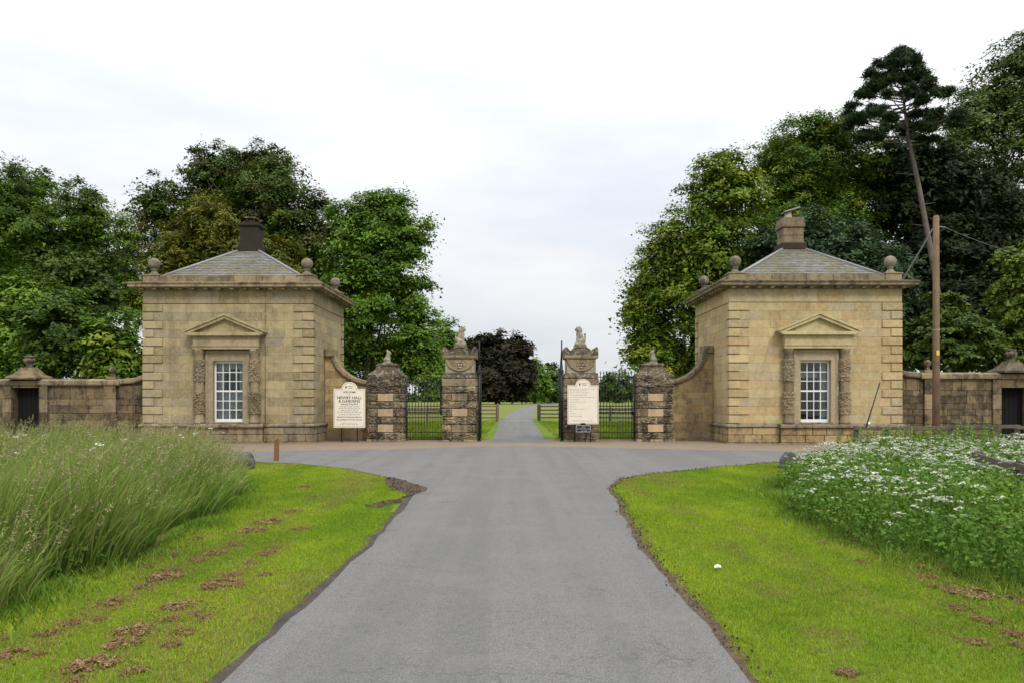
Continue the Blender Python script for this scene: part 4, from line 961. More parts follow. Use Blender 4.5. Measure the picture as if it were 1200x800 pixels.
def tree(name, label, D, base_px, lobes_px, cols, seed, csize=.70, nleaf=118, lsize=.178, trunk=.32, depth=.75, group=None, bark='bark', lean=None, dens=1.5, flat_=.5, limbs=14, up=.7, shell=.38, asp=.62):
    """lobes given as photo pixels (px, py, rx, ry[, depth shift in m]) at distance D"""
    bx = (base_px - 600)/F*D; r = random.Random(seed); k = D/F
    T = thing(name, (bx, D, 0), label, 'tree', group); L = []
    for q in lobes_px:
        px, py, rx, ry = q[:4]; dy = q[4] if len(q) > 4 else r.uniform(-.6, .6)*rx*k
        p = at(px, py, D); L.append((p.x - bx, dy, p.z, rx*k, max(rx, ry)*k*depth, ry*k))
    me, C = crown_mesh('crown', L, csize, nleaf, lsize, cols, seed, dens, flat_=flat_, up=up, shell=shell, asp=asp)
    put('crown', me, T, (0, 0, 0))
    zt = max(l[2] for l in L); tx = sum(l[0]*l[3] for l in L)/sum(l[3] for l in L); tb = MB()
    zf = min(l[2] - .3*l[5] for l in L); zf = max(1.2, zf)
    pts = [(0, 0, -.1), (.02, 0, .4), (tx*.15, .05, zf*.6), (tx*.5, .1, (zf + zt)*.5), (tx*.9, .0, zt*.97)]
    tb.tube(pts, [trunk*1.35, trunk, trunk*.85, trunk*.55, trunk*.1], 10)
    for i in range(limbs):
        c = Vector(C[r.randrange(len(C))]); t = r.uniform(.25, .85); a = Vector(pts[2]).lerp(Vector(pts[4]), t)
        if c.z < a.z - 1: a = Vector(pts[1]).lerp(Vector(pts[2]), r.uniform(.7, 1))
        mid = a.lerp(c, .5) + Vector((0, 0, .12*(c - a).length)); tb.tube([a, mid, c], [trunk*.32*(1.1 - t*.6), trunk*.18, .02], 6)
    tb.build('trunk', bark, T); return T
G_dark = [(0.053, 0.094, 0.015), (0.071, 0.116, 0.020), (0.085, 0.138, 0.022), (0.061, 0.101, 0.024)]
G_mid = [(0.088, 0.164, 0.018), (0.118, 0.202, 0.022), (0.144, 0.232, 0.026)]
G_bright = [(0.098, 0.183, 0.021), (0.120, 0.213, 0.025), (0.144, 0.232, 0.029), (0.089, 0.165, 0.023)]
G_bronze = [(0.096, 0.096, 0.026), (0.077, 0.090, 0.024), (0.120, 0.102, 0.031), (0.064, 0.085, 0.022)]
G_olive = [(0.157, 0.162, 0.022), (0.123, 0.141, 0.022), (0.182, 0.174, 0.026), (0.099, 0.119, 0.019)]
G_lime = [(0.151, 0.205, 0.022), (0.187, 0.245, 0.028), (0.216, 0.258, 0.032), (0.115, 0.166, 0.020)]
G_copper = [(0.023, 0.021, 0.012), (0.031, 0.026, 0.013), (0.021, 0.024, 0.011), (0.036, 0.032, 0.015)]
G_pine = [(0.027, 0.049, 0.019), (0.036, 0.061, 0.024), (0.045, 0.072, 0.026)]
gB = 'broadleaf trees behind the lodges'
tree('sycamore_tree', 'broad dark sycamore rising behind the garden wall and tall grass', 52, 40, [(38, 262, 72, 68), (85, 285, 48, 62), (-20, 270, 60, 70), (60, 345, 70, 50), (0, 360, 60, 55), (100, 250, 28, 40), (-70, 330, 60, 80), (20, 225, 45, 35), (85, 340, 55, 45)], G_dark[:3] + G_mid[:2], 1, group=gB)
tree('bronze_maple_tree', 'tall bronze-tinged maple behind the soot-chimney lodge', 54, 270, [(270, 225, 60, 62), (215, 245, 48, 52), (325, 240, 52, 58), (370, 280, 38, 60), (195, 300, 38, 50), (300, 190, 40, 30), (250, 195, 38, 30), (345, 320, 55, 60), (230, 340, 60, 55), (290, 290, 60, 50), (375, 360, 30, 50), (182, 240, 22, 30)], G_bronze[:2] + G_dark[:3], 2, group=gB)
tree('yew_tree', 'olive yellow-green yew close behind the soot-chimney lodge', 42, 245, [(250, 262, 34, 34), (215, 285, 36, 36), (275, 290, 30, 30), (235, 320, 50, 30), (190, 315, 26, 30), (325, 300, 25, 28), (345, 320, 20, 25)], G_olive, 3, csize=.5, nleaf=110, lsize=.2, trunk=.25, asp=.3, flat_=.45, group=gB)
tree('lime_tree', 'bright green leafy tree between the soot-chimney lodge and iron gate', 50, 425, [(440, 280, 50, 50), (475, 275, 30, 42), (415, 262, 28, 34), (470, 335, 38, 45), (430, 350, 45, 50), (485, 385, 28, 40), (440, 420, 55, 40), (495, 420, 25, 45), (400, 320, 25, 45), (455, 245, 30, 20), (410, 400, 30, 40)], G_bright, 4, group=gB, dens=1.7)
tree('young_ash_tree', 'pale feathery tree in the gap behind the dark sycamore', 66, 148, [(147, 280, 20, 42), (140, 330, 26, 40), (160, 350, 22, 40)], G_mid + G_lime[:1], 5, csize=.7, group=gB, dens=2.0, nleaf=60)
tree('park_tree', 'small green tree in the park behind the iron side gate', 110, 518, [(518, 405, 20, 38), (532, 420, 14, 30), (505, 430, 16, 34)], G_mid + G_bright[:1], 6, csize=1.0, lsize=.4, nleaf=60)
gS = 'shrubs behind the garden walls'
for i, (px, py, rx, ry, D, cs, lb) in enumerate((
    (25, 380, 60, 62, 40, G_mid, 'mid green shrub spreading over the wall by the urn'), (90, 392, 48, 48, 39, G_dark + G_mid[:1], 'dark leafy shrub behind the wall between the urn and ball finial'), (140, 408, 36, 40, 38, G_bright[:2] + G_lime[:2], 'bright elder bush behind the ramped wall, close to the lodge side'), (70, 330, 60, 45, 46, G_dark, 'dark evergreen shrub mass beneath the broad sycamore'), (-40, 400, 60, 60, 40, G_mid, 'mid green bush beyond the urn doorway'))):
    tree('garden_shrub', lb, D, px, [(px, py, rx, ry), (px - rx*.5, py + ry*.4, rx*.6, ry*.6), (px + rx*.5, py + ry*.4, rx*.6, ry*.6)], cs, 30 + i, csize=.5, nleaf=80, lsize=.2, trunk=.1, group=gS, limbs=8)
tree('plane_tree', 'broad yellow-green tree overhanging the yellow-planted pier', 46, 815, [(800, 290, 48, 48), (845, 230, 45, 52), (770, 330, 36, 45), (815, 360, 50, 50), (765, 390, 30, 36), (855, 205, 30, 30), (752, 412, 22, 20), (790, 420, 45, 30), (830, 300, 45, 50), (870, 300, 40, 60), (745, 365, 16, 22)], G_lime + G_mid[:2], 7, group=gB, dens=1.7)
tree('great_sycamore_tree', 'huge dark green tree behind the tilted-cowl lodge', 56, 950, [(940, 200, 58, 58), (985, 200, 50, 60), (910, 240, 45, 60), (1000, 260, 50, 70), (950, 280, 60, 60), (965, 160, 40, 28), (920, 175, 32, 28), (1020, 190, 30, 40), (1030, 330, 50, 60)], G_mid[:2] + G_lime[:2] + G_dark[:1], 8, group=gB)
tree('holly_tree', 'grey-green dense holly just behind the tilted-cowl lodge roof', 43, 930, [(950, 280, 40, 38), (905, 300, 36, 40), (985, 300, 40, 40), (880, 330, 30, 40), (1020, 340, 40, 50), (850, 380, 30, 50)], [(.045, .080, .034), (.060, .100, .044), (.075, .120, .055)], 9, csize=.5, nleaf=90, lsize=.18, trunk=.25, group=gB)
tree('tall_ash_tree', 'tall airy ash towering beyond the leaning pine', 62, 1175, [(1170, 110, 50, 45), (1195, 75, 40, 35), (1140, 150, 40, 50), (1200, 160, 50, 60), (1150, 220, 50, 60), (1215, 240, 50, 60), (1230, 110, 40, 50), (1100, 190, 30, 40)], [(.095, .140, .034), (.115, .160, .042), (.080, .120, .030)], 10, csize=.75, nleaf=70, lsize=.22, dens=1.25, group=gB)
tree('dark_yew_tree', 'black-green yew filling the shade behind the utility pole', 54, 1120, [(1090, 280, 50, 60), (1150, 300, 55, 60), (1200, 320, 50, 60), (1060, 340, 45, 60), (1120, 370, 60, 50), (1180, 390, 60, 50), (1240, 330, 50, 90), (1060, 230, 35, 45), (1075, 190, 30, 40), (1105, 215, 40, 50), (1150, 230, 40, 50), (1040, 400, 50, 50)], [(.022, .034, .011), (.030, .046, .014), (.026, .038, .014)], 12, csize=.75, nleaf=70, lsize=.3, dens=1.9, group=gB)
tree('elder_bush', 'layered green elder bush behind the garden wall by the pole', 40, 1115, [(1110, 400, 50, 38), (1080, 405, 26, 36), (1150, 405, 40, 34), (1110, 355, 26, 22), (1175, 420, 30, 25)], [(.075, .118, .020), (.095, .140, .025), (.062, .100, .020)], 13, csize=.45, nleaf=64, lsize=.2, trunk=.1, flat_=.2, dens=1.3, group=gS)
tree('maple_shrub', 'bright yellow-green maple boughs above the urn beyond the pole', 40, 1205, [(1200, 320, 26, 30), (1190, 350, 20, 40), (1215, 370, 30, 40), (1185, 300, 14, 12), (1220, 300, 30, 25)], [(.15, .21, .030), (.17, .235, .035), (.12, .185, .028)], 14, csize=.42, nleaf=80, lsize=.2, trunk=.14, group=gS)
# the pine: leaning bare trunk, flat pads of needles
D = 50.0; bx = (1118 - 600)/F*D
T = thing('pine_tree', (bx, D, 0), 'tall leaning pine with bare pinkish trunk and flat dark crown', 'tree', gB)
def loc(px, py, dy=0): 
    p = at(px, py, D); return Vector((p.x - bx, dy, p.z))
tp = [Vector((0, 0, -.1)), loc(1105, 380), loc(1090, 290), loc(1076, 215), loc(1065, 165), loc(1058, 110), loc(1055, 62)]
tb = MB().tube(tp, [.25, .19, .16, .14, .11, .07, .03], 12); pads = []; r = random.Random(3)
PADS = []
for k in range(88):
    t = (k + r.random())/88; cx0 = 1058 - 4*t; w_ = 8 + 70*(1 - t)**.7*(1 if t > .12 else .6); a_ = r.uniform(0, 6.283); q_ = r.uniform(.35, 1.0)*w_
    PADS.append((cx0 + math.cos(a_)*q_*(1.1 if math.cos(a_) < 0 else .85), 158 - 100*t + q_*.10, r.uniform(8, 14)*(1.1 - .4*t), r.uniform(3.5, 5.5), math.sin(a_)*q_*D/F/1.6))
for (px, py, ax, ay, dy) in PADS:
    c = loc(px, py, dy*1.6); k = D/F; pads.append((c.x, c.y, c.z, ax*k*.92, ax*k*.85, ay*k*.8))
    zz = c.z - .5; a = tp[3]
    for i in range(3, 6):
        if tp[i].z <= zz <= tp[i+1].z: a = tp[i].lerp(tp[i+1], (zz - tp[i].z)/(tp[i+1].z - tp[i].z))
    tb.tube([a, a.lerp(c, .5) + Vector((0, 0, -.1)), c], [.05, .035, .015], 5)
for (px, py, ex) in ((1085, 265, 1070), (1080, 240, 1100), (1074, 205, 1052), (1087, 280, 1104)): tb.tube([loc(px, py), loc(ex, py - 4, .4)], [.03, .01], 5)
tb.build('trunk', 'pinebark', T)
me, _ = crown_mesh('crown', pads, .28, 46, .32, G_pine, 77, .95, asp=.14, flat_=.5, up=.5, shell=.8); put('crown', me, T, (0, 0, 0))
# park trees seen through the gateway
tree('copper_beech_tree', 'great dark copper beech standing in the park beside the drive', 260, 583, [(585, 420, 36, 34), (605, 430, 18, 34), (565, 425, 30, 36), (583, 445, 40, 22), (550, 440, 22, 25), (545, 420, 18, 25)], G_copper, 15, csize=2.4, nleaf=90, lsize=1.2, trunk=.9, dens=2.0)
gP = 'trees across the park'
tree('park_tree', 'rounded green park tree just past the copper beech', 300, 626, [(624, 440, 14, 22), (634, 446, 14, 20)], G_mid, 16, csize=2.2, nleaf=64, lsize=1.1, trunk=.5, group=gP)
tree('park_tree', 'dark green park tree at the bend of the drive', 330, 645, [(645, 446, 15, 20), (655, 452, 14, 16), (636, 452, 12, 16)], G_dark, 17, csize=2.2, nleaf=64, lsize=1.1, trunk=.6, group=gP)
tree('park_tree', 'round-headed park tree seen above the iron gate by the notice', 330, 722, [(722, 450, 16, 18), (712, 456, 12, 12), (734, 455, 14, 14)], G_dark + G_mid[:1], 18, csize=2.2, nleaf=64, lsize=1.1, trunk=.6, group=gP)
r = np.random.default_rng(8); lob = []
for k in range(150):
    x = -330 + 660*k/150; h_ = 6.5 + 3*math.sin(k*.7) + r.uniform(-1.5, 2.5); lob.append((x, r.uniform(-8, 8), h_*.5, 6, 5, h_*.55))
me, _ = crown_mesh('far_wood', lob, 2.6, 26, 1.9, G_dark + G_mid[:2], 19, .8)
tag(put('far_wood', me, None, (10, 430, 0)), 'distant band of woodland along the far side of the park', 'wood', kind='stuff')

# ------------------------------------------------------------------ lawn, tall grass, flower bed, clippings
GRASS_BED = [(-3.75, 2.5), (-3.68, 6.3), (-3.62, 9.5), (-4.0, 12.0), (-4.5, 14.6), (-5.4, 17.0), (-6.6, 18.9), (-7.9, 20.0), (-26, 21.0), (-26, 2.5)]
FLOWER_BED = [(3.95, 2.5), (3.85, 7.1), (3.70, 8.3), (3.60, 9.5), (3.95, 13.0), (5.0, 16.2), (6.9, 18.9), (8.2, 20.2), (26, 20.4), (26, 2.5)]
def edge_dist(x, y, poly):
    d = np.full(len(x), 1e9)
    for i in range(len(poly)):
        x1, y1 = poly[i]; x2, y2 = poly[(i+1) % len(poly)]; L2 = (x2-x1)**2 + (y2-y1)**2 + 1e-9
        t = np.clip(((x-x1)*(x2-x1) + (y-y1)*(y2-y1))/L2, 0, 1); d = np.minimum(d, np.hypot(x - x1 - t*(x2-x1), y - y1 - t*(y2-y1)))
    return d
def lawn_blades(name, x, y, hgt, wid, seed, dry=None):
    r = np.random.default_rng(seed); n = len(x); a = r.uniform(0, 2*math.pi, n); h = hgt*r.uniform(.5, 1.3, n); w = wid*r.uniform(.7, 1.3, n)
    ln = r.uniform(.1, .9, n)*h; la = r.uniform(0, 2*math.pi, n)
    v = np.empty((n, 3, 3)); v[:, 0] = np.stack([x - np.cos(a)*w, y - np.sin(a)*w, np.zeros(n)], 1); v[:, 1] = np.stack([x + np.cos(a)*w, y + np.sin(a)*w, np.zeros(n)], 1)
    v[:, 2] = np.stack([x + np.cos(la)*ln, y + np.sin(la)*ln, h], 1)
    g = vnoise(x, y*.35, 1.1, 1)*.5 + vnoise(x, y*.5, 3.7, 2)*.3 + vnoise(x, y, 11, 3)*.2
    c0 = np.array([.155, .260, .013]); c1 = np.array([.300, .385, .026]); c = c0 + (c1 - c0)*np.clip((g - .3)/.4, 0, 1)[:, None]
    if dry is None: dry = np.zeros(n)
    st = np.clip((vnoise(x*1.0, y*.12, 2.6, 5) - .62)*4, 0, 1)*.45 + dry
    isdry = r.random(n) < (.03 + st); c[isdry] = np.array([.30, .23, .085])*r.uniform(.6, 1.2, (isdry.sum(), 1)); c *= r.uniform(.75, 1.25, (n, 1))
    return fast_mesh(name, v.reshape(-1, 3), 3, 'blade', np.repeat(c, 3, 0), faces=[(0, 1, 2)])
def scatter(n, x0, x1, y0, y1, seed):
    r = np.random.default_rng(seed); return r.uniform(x0, x1, n), r.uniform(y0, y1, n)
CLUMPS = []
for zx, zy, w in ((320,720,170),(480,600,150),(430,645,120),(390,500,100),(165,610,80),(30,685,120),(140,682,50),(630,515,120),(600,560,60),(645,605,90),(600,650,70),(500,445,70),(580,410,120),(700,350,70),(762,325,80),(690,275,60),(780,432,130),(840,437,60),(735,450,60),(820,402,70),(890,245,100),(950,215,120),(1030,180,70),(1102,125,40),(1080,90,50),(970,305,50),(940,325,70),(880,360,50),(930,402,50),(725,552,60),(470,742,80),(470,365,50),(250,572,70),(820,295,70),(1055,240,60),(270,772,80),(615,332,50),(355,560,50),(0,630,50),(525,375,45),(600,385,60),(690,540,60)):
    x, y = gp(zx/3, 540 + zy/3); CLUMPS.append((x, y, w/3*y/F, 0))
for zx, zy, w in ((540,465,90),(518,490,60),(650,540,130),(785,560,90),(610,582,60),(680,620,60),(770,660,60),(785,690,50),(655,682,60),(312,386,30),(315,445,30),(210,392,22),(280,775,70),(540,520,40),(500,460,40)):
    x, y = gp(880 + zx/2.5, 480 + zy/2.5); CLUMPS.append((x, y, w/2.5*y/F, 1))
cx_ = np.array([c[0] for c in CLUMPS]); cy_ = np.array([c[1] for c in CLUMPS]); cw_ = np.array([c[2] for c in CLUMPS])
def dryness(x, y):
    d = np.zeros(len(x))
    for a, b, w in zip(cx_, cy_, cw_): d = np.maximum(d, .45*np.exp(-(((x - a)/(w*.7))**2 + ((y - b)/(w*1.3))**2)))
    # worn wheel line on the verge beside the flower bed
    d += .45*np.exp(-((x - 2.35 - .15*np.sin(y*.7))/.22)**2)*(vnoise(x, y, 1.4, 9) > .42)*(x > 0)
    return d
for name, sgn, bed, rimpts, seed in (('verge_grass', -1, GRASS_BED, LEFT_EDGE, 61), ('verge_grass', 1, FLOWER_BED, RIGHT_EDGE, 62)):
    X, Y = [], []
    for (y0, y1, dens_) in ((2.6, 4.4, 3500), (4.4, 8, 6200), (8, 12, 4200), (12, 17, 2600), (17, 22, 1600)):
        xa, xb = (-7.6, -1.4) if sgn < 0 else (1.3, 7.4); 
        if y1 > 16: xa, xb = (-13, -1.8) if sgn < 0 else (1.7, 12)
        n = int((xb - xa)*(y1 - y0)*dens_); x, y = scatter(n, xa, xb, y0, y1, seed + int(y0*3))
        k = ~inpoly(x, y, ROAD) & ~inpoly(x, y, MUDW)
        ins = inpoly(x, y, bed); ed = edge_dist(x, y, bed); k &= ~(ins & (ed > .35)); k &= (np.abs(x) < y*.75 + 1.2)
        dr_ = edge_dist(x, y, rimpts[:-1] + rimpts[-2::-1]); bare = np.where(sgn > 0, .03, .02) + .07*vnoise(x, y, 2.3, 12); k &= dr_ > bare
        X.append(x[k]); Y.append(y[k])
    X = np.concatenate(X); Y = np.concatenate(Y); wd = np.clip(.0022 + .00025*Y, .003, .008)
    me = lawn_blades(name, X, Y, .020 + .0006*Y, wd, seed, dryness(X, Y))
    tag(put(name, me, None, (0, 0, .002)), 'short mown grass verge of the lane, beside the ' + ('tall meadow grass' if sgn < 0 else 'white flower bed'), 'grass', kind='stuff')
# grass beyond the gates, coarse
x, y = scatter(60000, -16, 17, 33.8, 60, 71); k = ~((x > -1.15) & (x < 1.85)) & ~((np.abs(x - XA) > 7.6) & (y < 37.2)); x, y = x[k], y[k]
tag(put('park_grass', lawn_blades('park_grass', x, y, .10, np.full(len(x), .02), 72), None, (0, 0, 0)), 'bright park grass just inside the iron gates', 'grass', kind='stuff')

def bent_blades(x, y, h, w, lean_a, lean, droop, c_lo, c_hi, r, z0=None):
    """tapered curved blades of 4 joints (7 verts)"""
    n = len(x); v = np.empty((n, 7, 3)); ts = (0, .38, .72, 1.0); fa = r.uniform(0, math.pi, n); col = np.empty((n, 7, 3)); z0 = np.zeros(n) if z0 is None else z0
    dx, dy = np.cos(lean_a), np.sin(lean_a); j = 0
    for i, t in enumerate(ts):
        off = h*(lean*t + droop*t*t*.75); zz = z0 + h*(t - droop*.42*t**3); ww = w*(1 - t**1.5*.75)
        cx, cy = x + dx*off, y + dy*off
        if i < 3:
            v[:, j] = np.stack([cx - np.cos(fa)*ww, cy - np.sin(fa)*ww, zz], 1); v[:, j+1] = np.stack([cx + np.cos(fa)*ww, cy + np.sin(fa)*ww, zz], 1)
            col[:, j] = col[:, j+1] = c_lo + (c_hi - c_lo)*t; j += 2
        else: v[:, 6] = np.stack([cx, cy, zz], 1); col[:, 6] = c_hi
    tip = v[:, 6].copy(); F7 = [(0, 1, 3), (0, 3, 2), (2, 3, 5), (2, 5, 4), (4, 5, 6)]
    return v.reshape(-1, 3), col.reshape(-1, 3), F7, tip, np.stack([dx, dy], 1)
def bed_points(n, poly, xa, xb, y0, y1, seed, front=2.2):
    r = np.random.default_rng(seed); x, y = r.uniform(xa, xb, n), r.uniform(y0, y1, n); k = inpoly(x, y, poly) & (np.abs(x) < y*.70 + 1.0)
    x, y = x[k], y[k]; ed = edge_dist(x, y, poly) - .55*vnoise(x, y, .9, 77) - .25*vnoise(x, y, 2.7, 78) + .05; k = ed > 0; x, y, ed = x[k], y[k], ed[k]; keep = r.random(len(x)) < np.where(ed < front, 1.0, .42) ; return x[keep], y[keep], ed[keep], r
# left: tall meadow grass leaning over the verge
x, y, ed, r = bed_points(150000, GRASS_BED, -16, -3.8, 2.6, 20.4, 81)
hh = (.52 + .45*vnoise(x, y, .5, 20) + .45*vnoise(x, y, 1.5, 21)) * np.clip(.55 + ed*.55, .55, 1.0) * r.uniform(.6, 1.15, len(x))
la = r.normal(-.1, 1.0, len(x)); g = vnoise(x, y, .8, 22)[:, None]; wet = np.clip(1 - ed/1.2, 0, 1)
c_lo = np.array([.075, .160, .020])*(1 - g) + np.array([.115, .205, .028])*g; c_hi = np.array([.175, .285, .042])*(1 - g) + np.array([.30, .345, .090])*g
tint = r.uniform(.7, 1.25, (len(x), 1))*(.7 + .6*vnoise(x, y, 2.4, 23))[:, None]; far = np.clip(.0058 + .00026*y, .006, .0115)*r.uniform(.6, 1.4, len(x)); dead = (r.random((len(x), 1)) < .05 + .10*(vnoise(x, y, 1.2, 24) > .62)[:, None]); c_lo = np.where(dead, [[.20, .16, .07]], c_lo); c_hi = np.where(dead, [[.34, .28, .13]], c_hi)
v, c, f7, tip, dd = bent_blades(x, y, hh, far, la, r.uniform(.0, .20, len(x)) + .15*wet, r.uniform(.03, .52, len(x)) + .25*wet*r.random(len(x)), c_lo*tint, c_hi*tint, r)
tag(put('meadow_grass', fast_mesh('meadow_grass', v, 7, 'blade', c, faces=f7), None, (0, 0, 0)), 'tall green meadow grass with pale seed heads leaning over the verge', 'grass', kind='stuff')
# broad-leaved weeds low in the bank
x, y, ed, r = bed_points(60000, GRASS_BED, -16, -3.6, 2.6, 20.4, 82, 1.4); k = (vnoise(x, y, .8, 25) > .5) & (ed < 2.0); x, y, ed = x[k], y[k], ed[k]; n = len(x)
z = r.random(n)**.7*(.22 + .35*vnoise(x, y, 1.1, 26))*np.clip(.4 + ed, .4, 1); col = np.array([.075, .150, .022])*r.uniform(.6, 1.3, (n, 1))
v = leaf_quads(np.stack([x, y, z + .02], 1), r.normal(size=(n, 3))*.5 + np.array([.2, -.25, .7]), r.uniform(.04, .12, n), .5, r)
tag(put('meadow_weeds', fast_mesh('meadow_weeds', v, 4, 'leaf', np.repeat(col, 4, 0), faces=[(0, 1, 2, 3)]), None, (0, 0, 0)), 'dark broad-leaved weeds low among the tall meadow grass', 'plants', kind='stuff')
# flowering stems with feathery heads
x, y, ed, r = bed_points(12000, GRASS_BED, -16, -3.8, 2.6, 20.4, 83); n = len(x)
hh = (.95 + .30*vnoise(x, y, .45, 20)) * np.clip(.62 + ed*.5, .6, 1.0)*r.uniform(.8, 1.2, n); la = r.normal(.1, .6, n)
cs_ = np.array([.165, .175, .075])*r.uniform(.8, 1.2, (n, 1)); ln_, dp_ = r.uniform(.05, .3, n), r.uniform(.05, .45, n)
v, c, f7, tip, dd = bent_blades(x, y, hh, np.full(n, .0026), la, ln_, dp_, cs_*.9, cs_, r)
tag(put('grass_stems', fast_mesh('grass_stems', v, 7, 'blade', c, faces=f7), None, (0, 0, 0)), 'thin flowering stalks rising through the tall meadow grass', 'grass', kind='stuff')
kq = 12; hd = np.repeat(np.arange(n), kq); tt = r.uniform(0, 1, n*kq); back = np.stack([dd[hd, 0]*(ln_[hd] + dp_[hd]*.9), dd[hd, 1]*(ln_[hd] + dp_[hd]*.9), 1 - dp_[hd]*.9], 1)
back /= np.linalg.norm(back, axis=1, keepdims=True); cc_ = tip[hd] - back*(tt*.17)[:, None] + r.normal(size=(n*kq, 3))*(.010*(.4 + tt))[:, None]
vv = leaf_quads(cc_, r.normal(size=(n*kq, 3)), r.uniform(.028, .05, n*kq), .26, r)
hc = np.array([[.30, .29, .12], [.36, .32, .16], [.25, .28, .09], [.31, .26, .14]])[r.integers(0, 4, n)]; hc = np.repeat(hc*r.uniform(.75, 1.2, (n, 1)), kq*4, 0)
tag(put('seed_heads', fast_mesh('seed_heads', vv, 4, 'blade', hc, faces=[(0, 1, 2, 3)]), None, (0, 0, 0)), 'feathery pale seed heads over the tall meadow grass', 'grass', kind='stuff')

for poly, sd_, lb in ((GRASS_BED, 601, 'tall meadow grass'), (FLOWER_BED, 602, 'white flower bed')):
    r = np.random.default_rng(sd_); n = 9000; sg = -1 if poly is GRASS_BED else 1
    y = r.uniform(3, 20, n); ex_ = np.interp(y, [p[1] for p in poly[:8]], [p[0] for p in poly[:8]]); x = ex_ + sg*(.40 - np.abs(r.normal(size=n))*.22*(.3 + 1.3*vnoise(ex_, y, 1.1, 70)))
    k = ~inpoly(x, y, ROAD); x, y = x[k], y[k]; n = len(x); h = r.uniform(.04, .17, n)*(.3 + 1.1*vnoise(x, y, 2.2, 71)); g = vnoise(x, y, 1.5, 72)[:, None]
    cl = (np.array([.085, .175, .018])*(1 - g) + np.array([.17, .245, .03])*g)*r.uniform(.7, 1.25, (n, 1))
    v, c, f7, _, _ = bent_blades(x, y, h, np.full(n, .004) + .0002*y, r.uniform(0, 6.3, n), r.uniform(.1, .5, n), r.uniform(.1, .7, n), cl, cl*1.15, r)
    tag(put('edge_tufts', fast_mesh('edge_tufts', v, 7, 'blade', c, faces=f7), None, (0, 0, 0)), 'ragged fringe of longer grass tufts at the foot of the ' + lb, 'grass', kind='stuff')
def umbels(name, x, y, z, rad, seed, label, stem_z=.25, nfl=9):
    """flat white flower heads: little disc clusters on spokes, one stem each"""
    r = np.random.default_rng(seed); n = len(x); tl = r.normal(size=(n, 2))*.16
    a = r.uniform(0, 2*math.pi, (n, nfl)); q = np.sqrt(r.random((n, nfl)))*rad[:, None]; ox, oy = np.cos(a)*q, np.sin(a)*q
    c = np.stack([x[:, None] + ox, y[:, None] + oy, z[:, None] + ox*tl[:, :1] + oy*tl[:, 1:] - (q**2)/rad[:, None]*.25 + r.normal(size=(n, nfl))*.003], 2).reshape(-1, 3)
    nv = r.normal(size=(n*nfl, 3))*.3 + np.array([0, 0, 1.0]); s = np.repeat(rad, nfl)*r.uniform(.55, .95, n*nfl)
    v = leaf_quads(c, nv, s, .9, r); col = np.repeat(np.repeat(np.where(r.random((n, 1)) < .25, [[.42, .50, .28]], [[.66, .67, .57]])*r.uniform(.7, 1.12, (n, 1)), nfl, 0), 4, 0)
    tag(put(name, fast_mesh(name, v, 4, 'petal', col, faces=[(0, 1, 2, 3)]), None, (0, 0, 0)), label, 'flowers', kind='stuff')
    cs = np.tile(np.array([.075, .14, .03]), (n, 1)); h = z*1.0; jx, jy = r.normal(size=n)*.06, r.normal(size=n)*.06
    la = np.arctan2(-jy, -jx); b, cb, f7, _, _ = bent_blades(x + jx, y + jy, h, np.full(n, .004), la, np.hypot(jx, jy)/h, np.zeros(n), cs, cs, r)
    tag(put('flower_stalks', fast_mesh('flower_stalks', b, 7, 'blade', cb, faces=f7), None, (0, 0, 0)), 'green stalks under the ' + label, 'flowers', kind='stuff')
x, y, ed, r = bed_points(420, GRASS_BED, -14, -4.2, 5, 20.4, 85); k = (vnoise(x, y, .5, 30) > .45); x, y = x[k], y[k]
umbels('cow_parsley', x, y, 1.05 + .25*r.random(len(x)), r.uniform(.025, .05, len(x)), 86, 'sparse white cow parsley heads among the tall meadow grass')

# right: leafy bed of white umbels
def bed_h(x, y, ed): return (.32 + .12*np.clip(ed/1.5, 0, 1) + .22*vnoise(x, y, .8, 40) + .18*vnoise(x, y, 2.5, 41)) * np.clip(.5 + ed*1.6, .5, 1.0)
x, y, ed, r = bed_points(200000, FLOWER_BED, 3.9, 16, 2.6, 20.3, 91); n = len(x); H_ = bed_h(x, y, ed)
zf = r.random(n)**.55; z = H_*zf*.98; g = vnoise(x, y, .9, 42)[:, None]
nv = r.normal(size=(n, 3))*.5 + np.array([-.15, -.25, .75]); sz = r.uniform(.035, .095, n)*(1.1 - .35*zf)
col = (np.array([.070, .150, .018])*(1 - g) + np.array([.125, .215, .024])*g)*r.uniform(.7, 1.3, (n, 1)); yl = r.random(n) < .03; col[yl] = [.17, .18, .03]
v = leaf_quads(np.stack([x, y, z + .02], 1), nv, sz, .62, r)
tag(put('flower_bed_leaves', fast_mesh('flower_bed_leaves', v, 4, 'leaf', np.repeat(col, 4, 0), faces=[(0, 1, 2, 3)]), None, (0, 0, 0)), 'dense green leaves of the wild flower bed beside the verge', 'plants', kind='stuff')
x, y, ed, r = bed_points(40000, FLOWER_BED, 3.9, 16, 2.6, 20.3, 93); n = len(x); H_ = bed_h(x, y, ed); cs = np.array([.105, .19, .026])*r.uniform(.7, 1.3, (n, 1))
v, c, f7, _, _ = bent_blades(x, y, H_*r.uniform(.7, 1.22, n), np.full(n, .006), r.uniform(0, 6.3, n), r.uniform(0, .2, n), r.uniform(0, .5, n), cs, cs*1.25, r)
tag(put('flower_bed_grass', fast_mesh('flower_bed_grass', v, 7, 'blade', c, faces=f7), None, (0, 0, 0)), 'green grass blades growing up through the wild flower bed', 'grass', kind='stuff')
x, y, ed, r = bed_points(26000, FLOWER_BED, 3.9, 16, 2.6, 20.2, 95); dn = vnoise(x, y, .55, 43)*.6 + .4*vnoise(x, y, 1.7, 44)
